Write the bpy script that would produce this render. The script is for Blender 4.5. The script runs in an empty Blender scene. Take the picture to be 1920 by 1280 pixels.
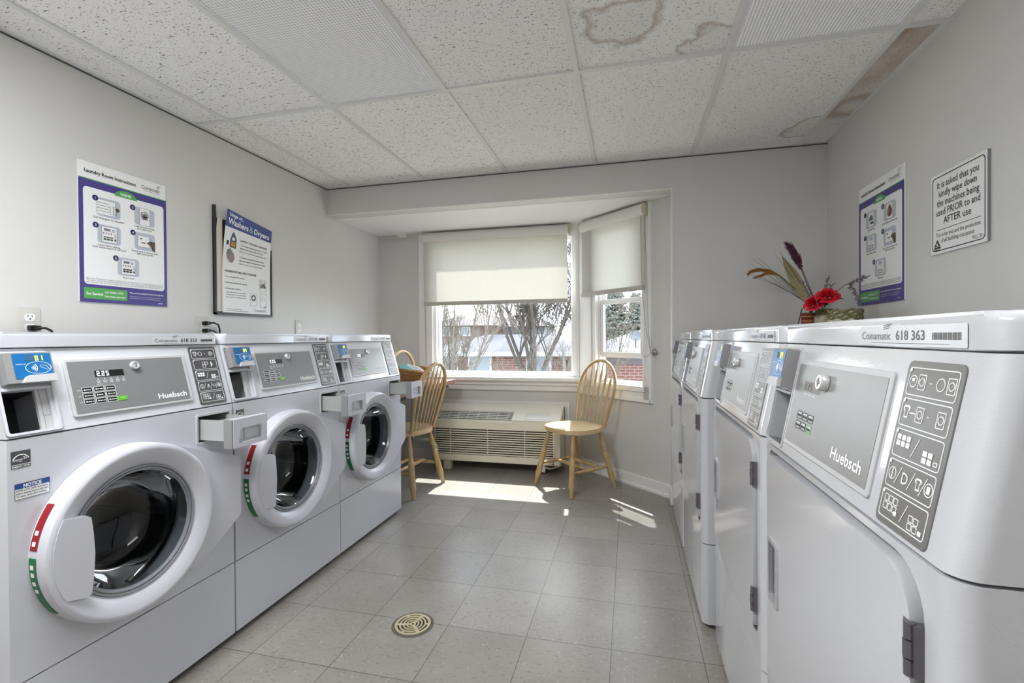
import bpy, bmesh, math, random
from mathutils import Vector, Matrix
D = bpy.data
SC = bpy.context.scene
COL = SC.collection
PI = math.pi

# ------------------------------------------------------------------ camera
CAM_F, CAM_YAW, CAM_PITCH, CAM_ROLL, CAM_H = 894.87, .2417, -.0084, -.0075, 1.0955
def camera():
    cy, sy, cp, sp = math.cos(CAM_YAW), math.sin(CAM_YAW), math.cos(CAM_PITCH), math.sin(CAM_PITCH)
    f = Vector((-sy*cp, cy*cp, sp)); r = Vector((cy, sy, 0)); u = r.cross(f)
    c, s = math.cos(CAM_ROLL), math.sin(CAM_ROLL)
    r2 = c*r + s*u; u2 = -s*r + c*u
    cd = D.cameras.new('camera'); cd.sensor_width = 36; cd.lens = CAM_F*36/1920
    cd.clip_start = .02; cd.clip_end = 400
    co = D.objects.new('camera', cd); COL.objects.link(co)
    m = Matrix((r2, u2, -f)).transposed().to_4x4(); m.translation = Vector((0, 0, CAM_H))
    co.matrix_world = m
    SC.camera = co
camera()

# ------------------------------------------------------------------ world, sun, exposure
SKY = 5.0
def world():
    w = D.worlds.new('sky'); SC.world = w; w.use_nodes = True
    nt = w.node_tree; nt.nodes.clear()
    out = nt.nodes.new('ShaderNodeOutputWorld'); bg = nt.nodes.new('ShaderNodeBackground')
    tc = nt.nodes.new('ShaderNodeTexCoord'); no = nt.nodes.new('ShaderNodeTexNoise')
    no.inputs['Scale'].default_value = 3.2; no.inputs['Detail'].default_value = 5
    cr = nt.nodes.new('ShaderNodeValToRGB')
    cr.color_ramp.elements[0].position = .4; cr.color_ramp.elements[0].color = (.62, .72, .95, 1)
    cr.color_ramp.elements[1].position = .6; cr.color_ramp.elements[1].color = (.96, .98, 1, 1)
    nt.links.new(tc.outputs['Generated'], no.inputs['Vector'])
    nt.links.new(no.outputs['Fac'], cr.inputs['Fac'])
    nt.links.new(cr.outputs['Color'], bg.inputs['Color'])
    bg.inputs['Strength'].default_value = SKY
    nt.links.new(bg.outputs['Background'], out.inputs['Surface'])
world()
def lamp(name, kind, loc, direction, energy, **k):
    l = D.lights.new(name, kind); l.energy = energy
    for a, v in k.items(): setattr(l, a, v)
    o = D.objects.new(name, l); COL.objects.link(o); o.location = loc
    o.rotation_euler = Vector(direction).to_track_quat('-Z', 'Y').to_euler()
    return o
lamp('sun', 'SUN', (-1, 12, 14), (.06, -.63, -1), 7.0, angle=.009, color=(1, .99, .97))
# added fill lamps under the ceiling, out of view, with no fixtures modelled
FILL_LAMPS = [(-1.13, .27, 28), (.695, .27, 6)]
for (lx, ly, lw) in FILL_LAMPS:
    lamp('fill_light', 'AREA', (lx, ly, 2.235), (0, 0, -1), lw, shape='RECTANGLE', size=.56, size_y=1.15, color=(.97, .985, 1))
SC.view_settings.view_transform = 'Standard'; SC.view_settings.look = 'None'
SC.view_settings.exposure = 1.15; SC.view_settings.gamma = 1
SC.view_settings.use_curve_mapping = False
SC.cycles.max_bounces = 10; SC.cycles.diffuse_bounces = 6; SC.cycles.transparent_max_bounces = 12
SC.cycles.caustics_reflective = False; SC.cycles.caustics_refractive = False
SC.cycles.sample_clamp_indirect = 6

# ------------------------------------------------------------------ materials
def lin(c):
    c = c/255
    return c/12.92 if c <= .04045 else ((c+.055)/1.055)**2.4
def hexc(h):
    h = h.lstrip('#'); return tuple(lin(int(h[i:i+2], 16)) for i in (0, 2, 4)) + (1,)
MATS = {}
def mat(name, color='#ffffff', rough=.5, metal=0, noise=0, nscale=20, bump=0, bscale=60, coat=0, spec=.5, emit=0):
    if name in MATS: return MATS[name]
    m = D.materials.new(name); m.use_nodes = True; nt = m.node_tree
    b = nt.nodes['Principled BSDF']
    col = hexc(color) if isinstance(color, str) else tuple(color)+(1,)
    b.inputs['Base Color'].default_value = col
    b.inputs['Roughness'].default_value = rough; b.inputs['Metallic'].default_value = metal
    b.inputs['Coat Weight'].default_value = coat; b.inputs['Coat Roughness'].default_value = .08
    b.inputs['Specular IOR Level'].default_value = spec
    if emit:
        b.inputs['Emission Color'].default_value = col; b.inputs['Emission Strength'].default_value = emit
    if noise or bump:
        tc = nt.nodes.new('ShaderNodeTexCoord')
    if noise:
        n = nt.nodes.new('ShaderNodeTexNoise'); n.inputs['Scale'].default_value = nscale; n.inputs['Detail'].default_value = 4
        nt.links.new(tc.outputs['Object'], n.inputs['Vector'])
        r = nt.nodes.new('ShaderNodeValToRGB')
        for e, f in zip(r.color_ramp.elements, (1-noise, 1+noise)):
            e.color = tuple(min(1, c*f) for c in col[:3]) + (1,)
        r.color_ramp.elements[0].position = .3; r.color_ramp.elements[1].position = .7
        nt.links.new(n.outputs['Fac'], r.inputs['Fac']); nt.links.new(r.outputs['Color'], b.inputs['Base Color'])
    if bump:
        n2 = nt.nodes.new('ShaderNodeTexNoise'); n2.inputs['Scale'].default_value = bscale; n2.inputs['Detail'].default_value = 3
        nt.links.new(tc.outputs['Object'], n2.inputs['Vector'])
        bp = nt.nodes.new('ShaderNodeBump'); bp.inputs['Strength'].default_value = bump; bp.inputs['Distance'].default_value = .01
        nt.links.new(n2.outputs['Fac'], bp.inputs['Height']); nt.links.new(bp.outputs['Normal'], b.inputs['Normal'])
    MATS[name] = m
    return m
class NG:
    """short-hand for node graphs"""
    def __init__(s, name):
        s.m = D.materials.new(name); s.m.use_nodes = True; s.nt = s.m.node_tree
        s.b = s.nt.nodes['Principled BSDF']; MATS[name] = s.m
    def n(s, t, **k):
        x = s.nt.nodes.new('ShaderNode'+t)
        for a, v in k.items():
            if a.startswith('i_'): x.inputs[a[2:].replace('_', ' ')].default_value = v
            else: setattr(x, a, v)
        return x
    def l(s, a, b): s.nt.links.new(a, b)
    def val(s, sock, v):
        if isinstance(v, (int, float, tuple)): sock.default_value = v
        else: s.l(v, sock)
    def math(s, op, a, b=0, c=0, clamp=False):
        x = s.n('Math', operation=op, use_clamp=clamp)
        for i, v in enumerate((a, b, c)): s.val(x.inputs[i], v)
        return x.outputs[0]
    def ramp(s, fac, stops):
        r = s.n('ValToRGB'); e = r.color_ramp.elements
        while len(e) < len(stops): e.new(.5)
        for q, (p, c) in zip(e, stops):
            q.position = p; q.color = hexc(c) if isinstance(c, str) else (c, c, c, 1)
        s.l(fac, r.inputs[0]); return r.outputs[0]
    def mix(s, fac, a, b, blend='MIX'):
        x = s.n('Mix', data_type='RGBA', blend_type=blend)
        s.val(x.inputs[0], fac)
        for sock, v in ((x.inputs[6], a), (x.inputs[7], b)):
            if isinstance(v, str): v = hexc(v)
            s.val(sock, v)
        return x.outputs[2]
    def noise(s, vec, scale, detail=3, rough=.5):
        x = s.n('TexNoise'); x.inputs['Scale'].default_value = scale; x.inputs['Detail'].default_value = detail
        x.inputs['Roughness'].default_value = rough
        s.l(vec, x.inputs['Vector']); return x.outputs['Fac']
    def mapping(s, vec, scale=(1, 1, 1), loc=(0, 0, 0), rot=(0, 0, 0)):
        x = s.n('Mapping'); x.inputs['Scale'].default_value = scale; x.inputs['Location'].default_value = loc
        x.inputs['Rotation'].default_value = rot
        s.l(vec, x.inputs[0]); return x.outputs[0]

FX, FY, FT = -1.288, 1.391, .305           # origin and pitch of the floor tiles
def floor_mat():
    g = NG('vinyl_tile_floor'); tc = g.n('TexCoord').outputs['Object']
    sx = g.n('SeparateXYZ'); g.l(tc, sx.inputs[0])
    def cell(o, off):
        t = g.math('DIVIDE', g.math('SUBTRACT', o, off), FT)
        fr = g.math('FRACT', t); fl = g.math('FLOOR', t)
        d = g.math('MINIMUM', fr, g.math('SUBTRACT', 1.0, fr))
        return d, fl
    dx, ix = cell(sx.outputs[0], FX); dy, iy = cell(sx.outputs[1], FY)
    d = g.math('MINIMUM', dx, dy)
    line = g.math('LESS_THAN', d, .0042)
    cx = g.n('CombineXYZ'); g.l(ix, cx.inputs[0]); g.l(iy, cx.inputs[1])
    wn = g.n('TexWhiteNoise'); g.l(cx.outputs[0], wn.inputs['Vector'])
    base = g.ramp(wn.outputs['Value'], [(0, '#807b75'), (1, '#928d87')])
    # flecks streak one way in one tile and the other way in the next
    big = g.noise(g.mapping(tc, (26, 75, 1)), 1.6, 2, .5)
    dark = g.ramp(big, [(.60, 0.0), (.65, 1.0)])
    lite = g.ramp(g.noise(g.mapping(tc, (50, 28, 1), (3, 9, 0)), 1.7, 2, .5), [(.63, 0.0), (.68, 1.0)])
    mid = g.noise(tc, 5, 4)
    c = g.mix(g.math('MULTIPLY', lite, .28), base, '#d8d3ca')
    c = g.mix(g.math('MULTIPLY', dark, .75), c, '#55504a')
    c = g.mix(.35, c, g.ramp(mid, [(.3, '#8a857f'), (.7, '#a8a39c')]))
    dirt = g.math('MULTIPLY', g.ramp(g.noise(tc, 1.7, 6, .65), [(.35, 0.0), (.8, 1.0)]), .3)
    c = g.mix(dirt, c, '#847e76')
    c = g.mix(line, c, '#4f4a45')
    g.l(c, g.b.inputs['Base Color'])
    g.b.inputs['Roughness'].default_value = .3
    return g.m
CX0, CT, CY0, CYT, CH = -2.048, .6096, 2.096, 1.219, 2.253   # ceiling grid
def ceiling_mat():
    g = NG('fissured_ceiling_tile'); tc = g.n('TexCoord').outputs['Object']
    sx = g.n('SeparateXYZ'); g.l(tc, sx.inputs[0])
    ix = g.math('FLOOR', g.math('DIVIDE', g.math('SUBTRACT', sx.outputs[0], CX0), CT))
    iy = g.math('FLOOR', g.math('DIVIDE', g.math('SUBTRACT', sx.outputs[1], CY0), CYT))
    cx = g.n('CombineXYZ'); g.l(ix, cx.inputs[0]); g.l(iy, cx.inputs[1])
    wn = g.n('TexWhiteNoise'); g.l(cx.outputs[0], wn.inputs['Vector'])
    off = g.n('VectorMath', operation='ADD'); g.l(tc, off.inputs[0]); g.l(wn.outputs['Color'], off.inputs[1])
    v = off.outputs[0]
    worm = g.noise(g.mapping(v, (34, 85, 1)), 1.4, 2.5, .55)
    pin = g.noise(g.mapping(v, (95, 95, 1)), 1.5, 2, .5)
    w = g.ramp(worm, [(.645, 0.0), (.67, 1.0)]); p = g.ramp(pin, [(.63, 0.0), (.66, 1.0)])
    # worm-like fissures on the left tiles, finer pin holes to the right
    sel = g.math('GREATER_THAN', sx.outputs[0], -.215)
    hole = g.math('MAXIMUM', g.math('MULTIPLY', w, g.math('SUBTRACT', 1.0, g.math('MULTIPLY', sel, .85))), g.math('MULTIPLY', p, .75))
    base = g.ramp(wn.outputs['Value'], [(0, '#f0efec'), (1, '#f6f5f3')])
    # water stains
    def ring(cx_, cy_, r, wdt, amp=.09):
        q = g.mapping(tc, (1, 1, 0), (-cx_, -cy_, 0))
        nz = g.n('TexNoise'); nz.inputs['Scale'].default_value = 7; g.l(tc, nz.inputs['Vector'])
        ln = g.n('VectorMath', operation='LENGTH'); g.l(q, ln.inputs[0])
        d = g.math('ADD', ln.outputs['Value'], g.math('MULTIPLY', g.math('SUBTRACT', nz.outputs['Fac'], .5), amp*2.5))
        e = g.math('SUBTRACT', 1.0, g.math('DIVIDE', g.math('ABSOLUTE', g.math('SUBTRACT', d, r)), wdt), clamp=True)
        inside = g.math('MULTIPLY', g.math('LESS_THAN', d, r), .10)
        return g.math('MAXIMUM', g.math('MULTIPLY', e, .6), inside, clamp=True)
    st = ring(-.02, 1.83, .13, .03)
    st = g.math('MAXIMUM', st, g.math('MULTIPLY', ring(.36, 2.02, .12, .022), g.math('MULTIPLY', g.math('LESS_THAN', sx.outputs[1], 2.09), g.math('LESS_THAN', sx.outputs[0], .385))))
    st = g.math('MAXIMUM', st, g.math('MULTIPLY', ring(.98, 2.98, .12, .03), g.math('LESS_THAN', sx.outputs[0], 1.0)))
    c = g.mix(st, base, '#a08a70')
    strip = g.math('MULTIPLY', g.math('GREATER_THAN', sx.outputs[0], .995), g.math('GREATER_THAN', sx.outputs[1], 2.09))
    dn = g.noise(g.mapping(tc, (3, 1.3, 1)), 1.6, 4, .6)
    fade = g.math('MULTIPLY_ADD', sx.outputs[1], -.9, 3.0, clamp=True)
    sb = g.math('MULTIPLY', strip, g.math('MULTIPLY', fade, g.ramp(dn, [(.3, .25), (.65, .85)])))
    spot = g.math('MULTIPLY', ring(1.11, 2.78, .1, .1, .05), strip)
    sb = g.math('MAXIMUM', sb, g.math('MULTIPLY', spot, 1.2), clamp=True)
    c = g.mix(sb, c, '#a08365')
    c = g.mix(g.math('MULTIPLY', hole, .82), c, '#5a564f')
    g.l(c, g.b.inputs['Base Color']); g.b.inputs['Roughness'].default_value = .95
    bp = g.n('Bump'); bp.inputs['Strength'].default_value = .5; bp.inputs['Distance'].default_value = .006; bp.invert = True
    g.l(hole, bp.inputs['Height']); g.l(bp.outputs[0], g.b.inputs['Normal'])
    return g.m
def diffuser_mat():
    g = NG('prismatic_diffuser'); tc = g.n('TexCoord').outputs['Object']
    sx = g.n('SeparateXYZ'); g.l(tc, sx.inputs[0])
    a = g.math('SINE', g.math('MULTIPLY', sx.outputs[0], 2*PI/.0125)); b = g.math('SINE', g.math('MULTIPLY', sx.outputs[1], 2*PI/.0125))
    h = g.math('ADD', a, g.math('MULTIPLY', b, .6))
    c = g.ramp(g.math('MULTIPLY_ADD', h, .3, .5), [(0, '#98989a'), (.5, '#bfbfbf'), (1, '#d4d4d4')])
    g.l(c, g.b.inputs['Base Color']); g.b.inputs['Roughness'].default_value = .35
    bp = g.n('Bump'); bp.inputs['Strength'].default_value = .5; bp.inputs['Distance'].default_value = .004
    g.l(h, bp.inputs['Height']); g.l(bp.outputs[0], g.b.inputs['Normal'])
    g.l(c, g.b.inputs['Emission Color']); g.b.inputs['Emission Strength'].default_value = .13
    return g.m
def glass_mat(name='window_glass', tint=(.97, .99, .98), refl=.06):
    g = NG(name); nt = g.nt; nt.nodes.remove(g.b); out = nt.nodes['Material Output']
    t = g.n('BsdfTransparent'); t.inputs[0].default_value = tint+(1,)
    gl = g.n('BsdfGlossy'); gl.inputs['Roughness'].default_value = .01
    lw = g.n('LayerWeight'); lw.inputs['Blend'].default_value = .12
    mx = g.n('MixShader'); g.l(g.math('MULTIPLY_ADD', lw.outputs['Fresnel'], .6, refl*.3), mx.inputs[0])
    g.l(t.outputs[0], mx.inputs[1]); g.l(gl.outputs[0], mx.inputs[2]); g.l(mx.outputs[0], out.inputs[0])
    return g.m
def blind_mat():
    g = NG('sunscreen_fabric'); nt = g.nt; nt.nodes.remove(g.b); out = nt.nodes['Material Output']
    tc = g.n('TexCoord').outputs['Object']
    wv = g.ramp(g.noise(g.mapping(tc, (260, 260, 260)), 1, 2), [(.3, '#dbd9d4'), (.7, '#e9e7e0')])
    d = g.n('BsdfDiffuse'); g.l(wv, d.inputs[0])
    t = g.n('BsdfTranslucent'); g.l(wv, t.inputs[0])
    tr = g.n('BsdfTransparent'); tr.inputs[0].default_value = (1, 1, 1, 1)
    m1 = g.n('MixShader'); m1.inputs[0].default_value = .35; g.l(d.outputs[0], m1.inputs[1]); g.l(t.outputs[0], m1.inputs[2])
    m2 = g.n('MixShader'); m2.inputs[0].default_value = .05; g.l(m1.outputs[0], m2.inputs[1]); g.l(tr.outputs[0], m2.inputs[2])
    g.l(m2.outputs[0], out.inputs[0])
    return g.m
def brick_mat(name, c1, c2, mortar, scale=1.0):
    g = NG(name); tc = g.n('TexCoord').outputs['Object']
    sx = g.n('SeparateXYZ'); g.l(tc, sx.inputs[0])
    cx = g.n('CombineXYZ'); g.l(g.math('ADD', sx.outputs[0], sx.outputs[1]), cx.inputs[0]); g.l(sx.outputs[2], cx.inputs[1])
    b = g.n('TexBrick'); b.inputs['Scale'].default_value = 1/scale
    b.inputs['Brick Width'].default_value = .24; b.inputs['Row Height'].default_value = .085; b.inputs['Mortar Size'].default_value = .012
    b.inputs['Color1'].default_value = hexc(c1); b.inputs['Color2'].default_value = hexc(c2); b.inputs['Mortar'].default_value = hexc(mortar)
    g.l(cx.outputs[0], b.inputs['Vector']); g.l(b.outputs['Color'], g.b.inputs['Base Color']); g.b.inputs['Roughness'].default_value = .9
    return g.m
def shingle_mat(name, c1, c2):
    g = NG(name); tc = g.n('TexCoord').outputs['Object']
    b = g.n('TexBrick'); b.inputs['Scale'].default_value = 1
    b.inputs['Brick Width'].default_value = .34; b.inputs['Row Height'].default_value = .15; b.inputs['Mortar Size'].default_value = .012
    b.inputs['Color1'].default_value = hexc(c1); b.inputs['Color2'].default_value = hexc(c2)
    b.inputs['Mortar'].default_value = tuple(x*.6 for x in hexc(c1)[:3])+(1,)
    g.l(tc, b.inputs['Vector'])
    g.l(g.mix(g.math('MULTIPLY', g.noise(tc, 3, 4), .4), b.outputs['Color'], c2), g.b.inputs['Base Color']); g.b.inputs['Roughness'].default_value = .95
    return g.m
def wood_mat(name, c1, c2, rough=.35, axis=2, scale=1.0):
    g = NG(name); tc = g.n('TexCoord').outputs['Object']
    s = [34*scale]*3; s[axis] = 3*scale
    n = g.noise(g.mapping(tc, tuple(s)), 1.3, 4, .6)
    g.l(g.ramp(n, [(.3, c1), (.7, c2)]), g.b.inputs['Base Color']); g.b.inputs['Roughness'].default_value = rough
    g.b.inputs['Coat Weight'].default_value = .25
    return g.m
def door_glass_mat():
    g = NG('dark_door_glass'); nt = g.nt; nt.nodes.remove(g.b); out = nt.nodes['Material Output']
    t = g.n('BsdfTransparent'); t.inputs[0].default_value = (.5, .53, .55, 1)
    gl = g.n('BsdfGlossy'); gl.inputs['Roughness'].default_value = .02; gl.inputs[0].default_value = (.95, .97, 1, 1)
    lw = g.n('LayerWeight'); lw.inputs['Blend'].default_value = .3
    mx = g.n('MixShader'); g.l(g.math('MULTIPLY_ADD', lw.outputs['Fresnel'], .5, .03), mx.inputs[0])
    g.l(t.outputs[0], mx.inputs[1]); g.l(gl.outputs[0], mx.inputs[2]); g.l(mx.outputs[0], out.inputs[0])
    return g.m
M_FLOOR = floor_mat(); M_CEIL = ceiling_mat(); M_DIFF = diffuser_mat(); M_GLASS = glass_mat(); M_BLIND = blind_mat(); M_DGLASS = door_glass_mat()
M_WALL = mat('grey_wall_paint', '#d2d1ce', .55, noise=.02, nscale=3, bump=.08, bscale=90)
M_WHITEPAINT = mat('white_soffit_paint', '#ebebea', .6, bump=.05, bscale=80)
M_TRIM = mat('white_trim_paint', '#ecebe9', .3)
M_GRID = mat('ceiling_grid_metal', '#dededc', .45)
M_DARKGAP = mat('dark_gap', '#2b2a2a', .8)
M_ENAMEL = mat('white_enamel', '#c9cbd1', .2, bump=.02, bscale=350, coat=.2)
M_DRYENAMEL = mat('white_dryer_enamel', '#c4c5c9', .12, bump=.03, bscale=200, coat=.6)
M_PLASTIC = mat('white_plastic', '#c9cad2', .28)
M_GREYPL = mat('grey_plastic', '#8b8b8c', .42)
M_LGREY = mat('light_grey_plastic', '#bdbdbf', .35)
M_PANEL = mat('grey_control_overlay', '#7c7d7f', .3, spec=.5)
M_PANELD = mat('brushed_dryer_overlay', '#9b9b9b', .32, metal=.35)
M_ICON = mat('dark_icon_overlay', '#4d4d50', .35)
M_ICOND = mat('grey_icon_overlay', '#7b7a79', .3, metal=.2)
M_BLACK = mat('black_plastic', '#161616', .4)
M_INK = mat('black_ink', '#1b1b1d', .6)
M_INKGREY = mat('grey_ink', '#77777a', .6)
M_WINK = mat('white_ink', '#f2f2f2', .5)
M_STEEL = mat('grey_steel', '#9b9a97', .3, metal=.6)
M_CHROME = mat('chrome', '#d6d6d6', .12, metal=1)
M_DRUM = mat('drum_steel', '#5d5d60', .3, metal=.9)
M_DARKST = mat('dark_hinge_steel', '#6d6a70', .3, metal=.5)
M_LOCK = mat('lock_nickel', '#dedede', .2, metal=.4)
M_BLUE = mat('reader_blue', '#1767a3', .3)
M_GREEN = mat('sticker_green', '#126e3a', .4)
M_LIME = mat('start_green', '#5ab52c', .4)
M_RED = mat('sticker_red', '#8d0f18', .4)
M_YELLOW = mat('yellow_digit', '#f6ee3a', .5, emit=.6)
M_DIGIT = mat('white_digit', '#f4f6ff', .5, emit=.6)
M_PAPER = mat('white_paper', '#eceded', .5)
M_PURPLE = mat('poster_purple', '#4a4088', .45)
M_NAVY = mat('poster_navy', '#43508f', .45)
M_PGREEN = mat('poster_green', '#57a457', .45)
M_PGREY = mat('poster_blue_grey', '#b9c0cc', .5)
M_BRASS = mat('drain_brass', '#d2c6a6', .35, metal=.5)
M_BLACKFRAME = mat('black_frame', '#2b2c2b', .4)

# ------------------------------------------------------------------ mesh builder
_text_cache = {}
def text_geo(s, bold=0, shear=0, res=2):
    key = (s, bold, shear, res)
    if key in _text_cache: return _text_cache[key]
    c = D.curves.new('t', 'FONT'); c.body = s; c.resolution_u = res; c.offset = bold; c.shear = shear; c.fill_mode = 'BOTH'
    o = D.objects.new('t', c); COL.objects.link(o)
    bpy.context.view_layer.update()
    me = D.meshes.new_from_object(o.evaluated_get(bpy.context.evaluated_depsgraph_get()))
    vs = [v.co.copy() for v in me.vertices]; fs = [tuple(p.vertices) for p in me.polygons]
    D.objects.remove(o); D.curves.remove(c); D.meshes.remove(me)
    if vs:
        x0 = min(v.x for v in vs); x1 = max(v.x for v in vs)
    else: x0 = x1 = 0
    _text_cache[key] = (vs, fs, x0, x1)
    return _text_cache[key]
ID = Matrix.Identity(4)
def frame(o, u, v, w):
    m = Matrix((Vector(u), Vector(v), Vector(w))).transposed().to_4x4(); m.translation = Vector(o); return m
def rrect(cx, cy, w, h, r, n=4):
    pts = []
    for (sx, sy, a0) in ((1, 1, 0), (-1, 1, 90), (-1, -1, 180), (1, -1, 270)):
        for i in range(n+1):
            a = math.radians(a0+90*i/n)
            pts.append((cx+sx*(w/2-r)+r*math.cos(a), cy+sy*(h/2-r)+r*math.sin(a)))
    return pts
def circ(cx, cy, r, n=24): return [(cx+r*math.cos(2*PI*i/n), cy+r*math.sin(2*PI*i/n)) for i in range(n)]
class MB:
    def __init__(s, M=ID):
        s.bm = bmesh.new(); s.mats = []; s.M = M
    def mi(s, m):
        if m not in s.mats: s.mats.append(m)
        return s.mats.index(m)
    def geo(s, verts, faces, m, M=None):
        M = s.M if M is None else M; k = s.mi(m)
        vs = [s.bm.verts.new(M @ Vector(v)) for v in verts]
        out = []
        for f in faces:
            try:
                q = s.bm.faces.new([vs[i] for i in f]); q.material_index = k; out.append(q)
            except ValueError: pass
        return vs, out
    def bev(s, fs, b, seg=2, sel=None):
        es = {e for f in fs for e in f.edges if len(e.link_faces) == 2 and e.calc_face_angle(0) > .5}
        if sel: es = {e for e in es if sel(e)}
        if es: bmesh.ops.bevel(s.bm, geom=list(es), offset=b, segments=seg, affect='EDGES', profile=.5, clamp_overlap=True)
    def box(s, x0, x1, y0, y1, z0, z1, m, b=0, M=None, seg=2):
        v = [(x, y, z) for z in (z0, z1) for y in (y0, y1) for x in (x0, x1)]
        f = [(0, 2, 3, 1), (4, 5, 7, 6), (0, 1, 5, 4), (2, 6, 7, 3), (0, 4, 6, 2), (1, 3, 7, 5)]
        _, fs = s.geo(v, f, m, M)
        if b: s.bev(fs, b, seg)
    def prism(s, pts, w0, w1, m, b=0, M=None, seg=2, top=False):
        n = len(pts)
        v = [(p[0], p[1], w0) for p in pts] + [(p[0], p[1], w1) for p in pts]
        f = [tuple(range(n-1, -1, -1)), tuple(range(n, 2*n))] + [(i, (i+1) % n, n+(i+1) % n, n+i) for i in range(n)]
        _, fs = s.geo(v, f, m, M)
        if b:
            if top:
                es = list(fs[1].edges)
                bmesh.ops.bevel(s.bm, geom=es, offset=b, segments=seg, affect='EDGES', profile=.5, clamp_overlap=True)
            else: s.bev(fs, b, seg)
    def flat(s, pts, w, m, M=None):
        s.geo([(p[0], p[1], w) for p in pts], [tuple(range(len(pts)))], m, M)
    def ring(s, outer, inner, w0, w1, m, M=None):
        n = len(outer)
        v = [(p[0], p[1], w1) for p in outer] + [(p[0], p[1], w1) for p in inner] + [(p[0], p[1], w0) for p in outer] + [(p[0], p[1], w0) for p in inner]
        f = []
        for i in range(n):
            j = (i+1) % n
            f += [(i, j, n+j, n+i), (2*n+i, 2*n+j, j, i), (n+i, n+j, 3*n+j, 3*n+i), (2*n+j, 2*n+i, 3*n+i, 3*n+j)]
        s.geo(v, f, m, M)
    def outline(s, cx, cy, w, h, r, t, z, m, M=None):
        s.ring(rrect(cx, cy, w, h, r, 3), rrect(cx, cy, w-2*t, h-2*t, max(r-t, .0003), 3), z-.0004, z, m, M)
    def lathe(s, prof, m, n=48, c=(0, 0), M=None, a0=0, a1=2*PI):
        full = abs(a1-a0-2*PI) < 1e-6; k = n if full else n+1
        v = []; f = []
        for i in range(k):
            a = a0+(a1-a0)*i/n
            for (r, w) in prof: v.append((c[0]+r*math.cos(a), c[1]+r*math.sin(a), w))
        L = len(prof)
        for i in range(n):
            j = (i+1) % k
            for q in range(L-1): f.append((i*L+q, j*L+q, j*L+q+1, i*L+q+1))
        vs, fs = s.geo(v, f, m, M)
        bmesh.ops.remove_doubles(s.bm, verts=vs, dist=1e-6)
    def tube(s, pts, rad, m, n=8, M=None, closed=False, flat=1.0):
        pts = [Vector(p) for p in pts]; k = len(pts)
        rad = rad if isinstance(rad, (list, tuple)) else [rad]*k
        v = []; up = None
        for i, p in enumerate(pts):
            t = (pts[(i+1) % k]-pts[i-1]) if closed else (pts[min(i+1, k-1)]-pts[max(i-1, 0)])
            t.normalize()
            if up is None:
                up = Vector((0, 0, 1)) if abs(t.z) < .9 else Vector((1, 0, 0))
            a = up - t*up.dot(t); a.normalize(); up = a; b = t.cross(a)
            for q in range(n):
                g = 2*PI*q/n
                v.append(p + a*math.cos(g)*rad[i] + b*math.sin(g)*rad[i]*flat)
        f = []
        for i in range(k if closed else k-1):
            j = (i+1) % k
            for q in range(n): f.append((i*n+q, i*n+(q+1) % n, j*n+(q+1) % n, j*n+q))
        if not closed: f += [tuple(range(n-1, -1, -1)), tuple(range((k-1)*n, k*n))]
        s.geo(v, f, m, M)
    def text(s, t, u, v, size, m, w=0, align='L', bold=0, shear=0, sx=1.0, M=None, fit=None):
        vs, fs, x0, x1 = text_geo(t, bold, shear)
        if fit: sx = fit/max(1e-6, (x1-x0)*size)
        wd = (x1-x0)*size*sx
        ox = u - x0*size*sx - (0 if align == 'L' else wd/2 if align == 'C' else wd)
        s.geo([(ox+p.x*size*sx, v+p.y*size, w) for p in vs], fs, m, M)
        return wd
    def greek(s, u0, u1, v, h, m, w=0, seed=0, M=None):
        r = random.Random(seed); x = u0
        while x < u1-h*.8:
            L = min(h*r.uniform(1.2, 5), u1-x)
            s.flat([(x, v), (x+L, v), (x+L, v+h*.62), (x, v+h*.62)], w, m, M)
            x += L+h*.55
    def ball(s, c, r, m, sc=(1, 1, 1), n=12, M=None):
        prof = [(max(1e-5, r*math.sin(PI*i/(n//2+2))), -r*math.cos(PI*i/(n//2+2))) for i in range(n//2+3)]
        Q = (s.M if M is None else M) @ Matrix.Translation(c) @ Matrix.Diagonal(Vector((*sc, 1)))
        s.lathe(prof, m, n, M=Q)
    def mesh(s, name, smooth=True, ang=35):
        bmesh.ops.recalc_face_normals(s.bm, faces=s.bm.faces[:])
        me = D.meshes.new(name); s.bm.to_mesh(me); s.bm.free()
        for m in s.mats: me.materials.append(m)
        if smooth:
            for p in me.polygons: p.use_smooth = True
            me.set_sharp_from_angle(angle=math.radians(ang))
        return me
    def obj(s, name, parent=None, smooth=True, ang=35):
        return link(name, s.mesh(name, smooth, ang), parent)
def link(name, me, parent=None):
    o = D.objects.new(name, me); COL.objects.link(o)
    if parent is not None: o.parent = parent
    return o
def cut(me, cutters):
    """mesh minus boxes and cylinders (each an MB)"""
    o = D.objects.new('t', me); COL.objects.link(o); tmp = [o]
    for c in cutters:
        q = D.objects.new('t', c.mesh('t', False)); COL.objects.link(q); tmp.append(q)
        md = o.modifiers.new('b', 'BOOLEAN'); md.operation = 'DIFFERENCE'; md.object = q; md.solver = 'EXACT'
    bpy.context.view_layer.update()
    r = D.meshes.new_from_object(o.evaluated_get(bpy.context.evaluated_depsgraph_get()))
    for q in tmp: D.objects.remove(q)
    for p in r.polygons: p.use_smooth = True
    r.set_sharp_from_angle(angle=math.radians(35))
    return r
def empty(name, loc=(0, 0, 0), rz=0):
    o = D.objects.new(name, None); COL.objects.link(o); o.location = loc; o.rotation_euler = (0, 0, rz); o.empty_display_size = .1
    return o
def tag(o, label=None, cat=None, group=None, kind=None):
    if label: o['label'] = label
    if cat: o['category'] = cat
    if group: o['group'] = group
    if kind: o['kind'] = kind
    return o
def struct(o, label=None): return tag(o, label, kind='structure')

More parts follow.
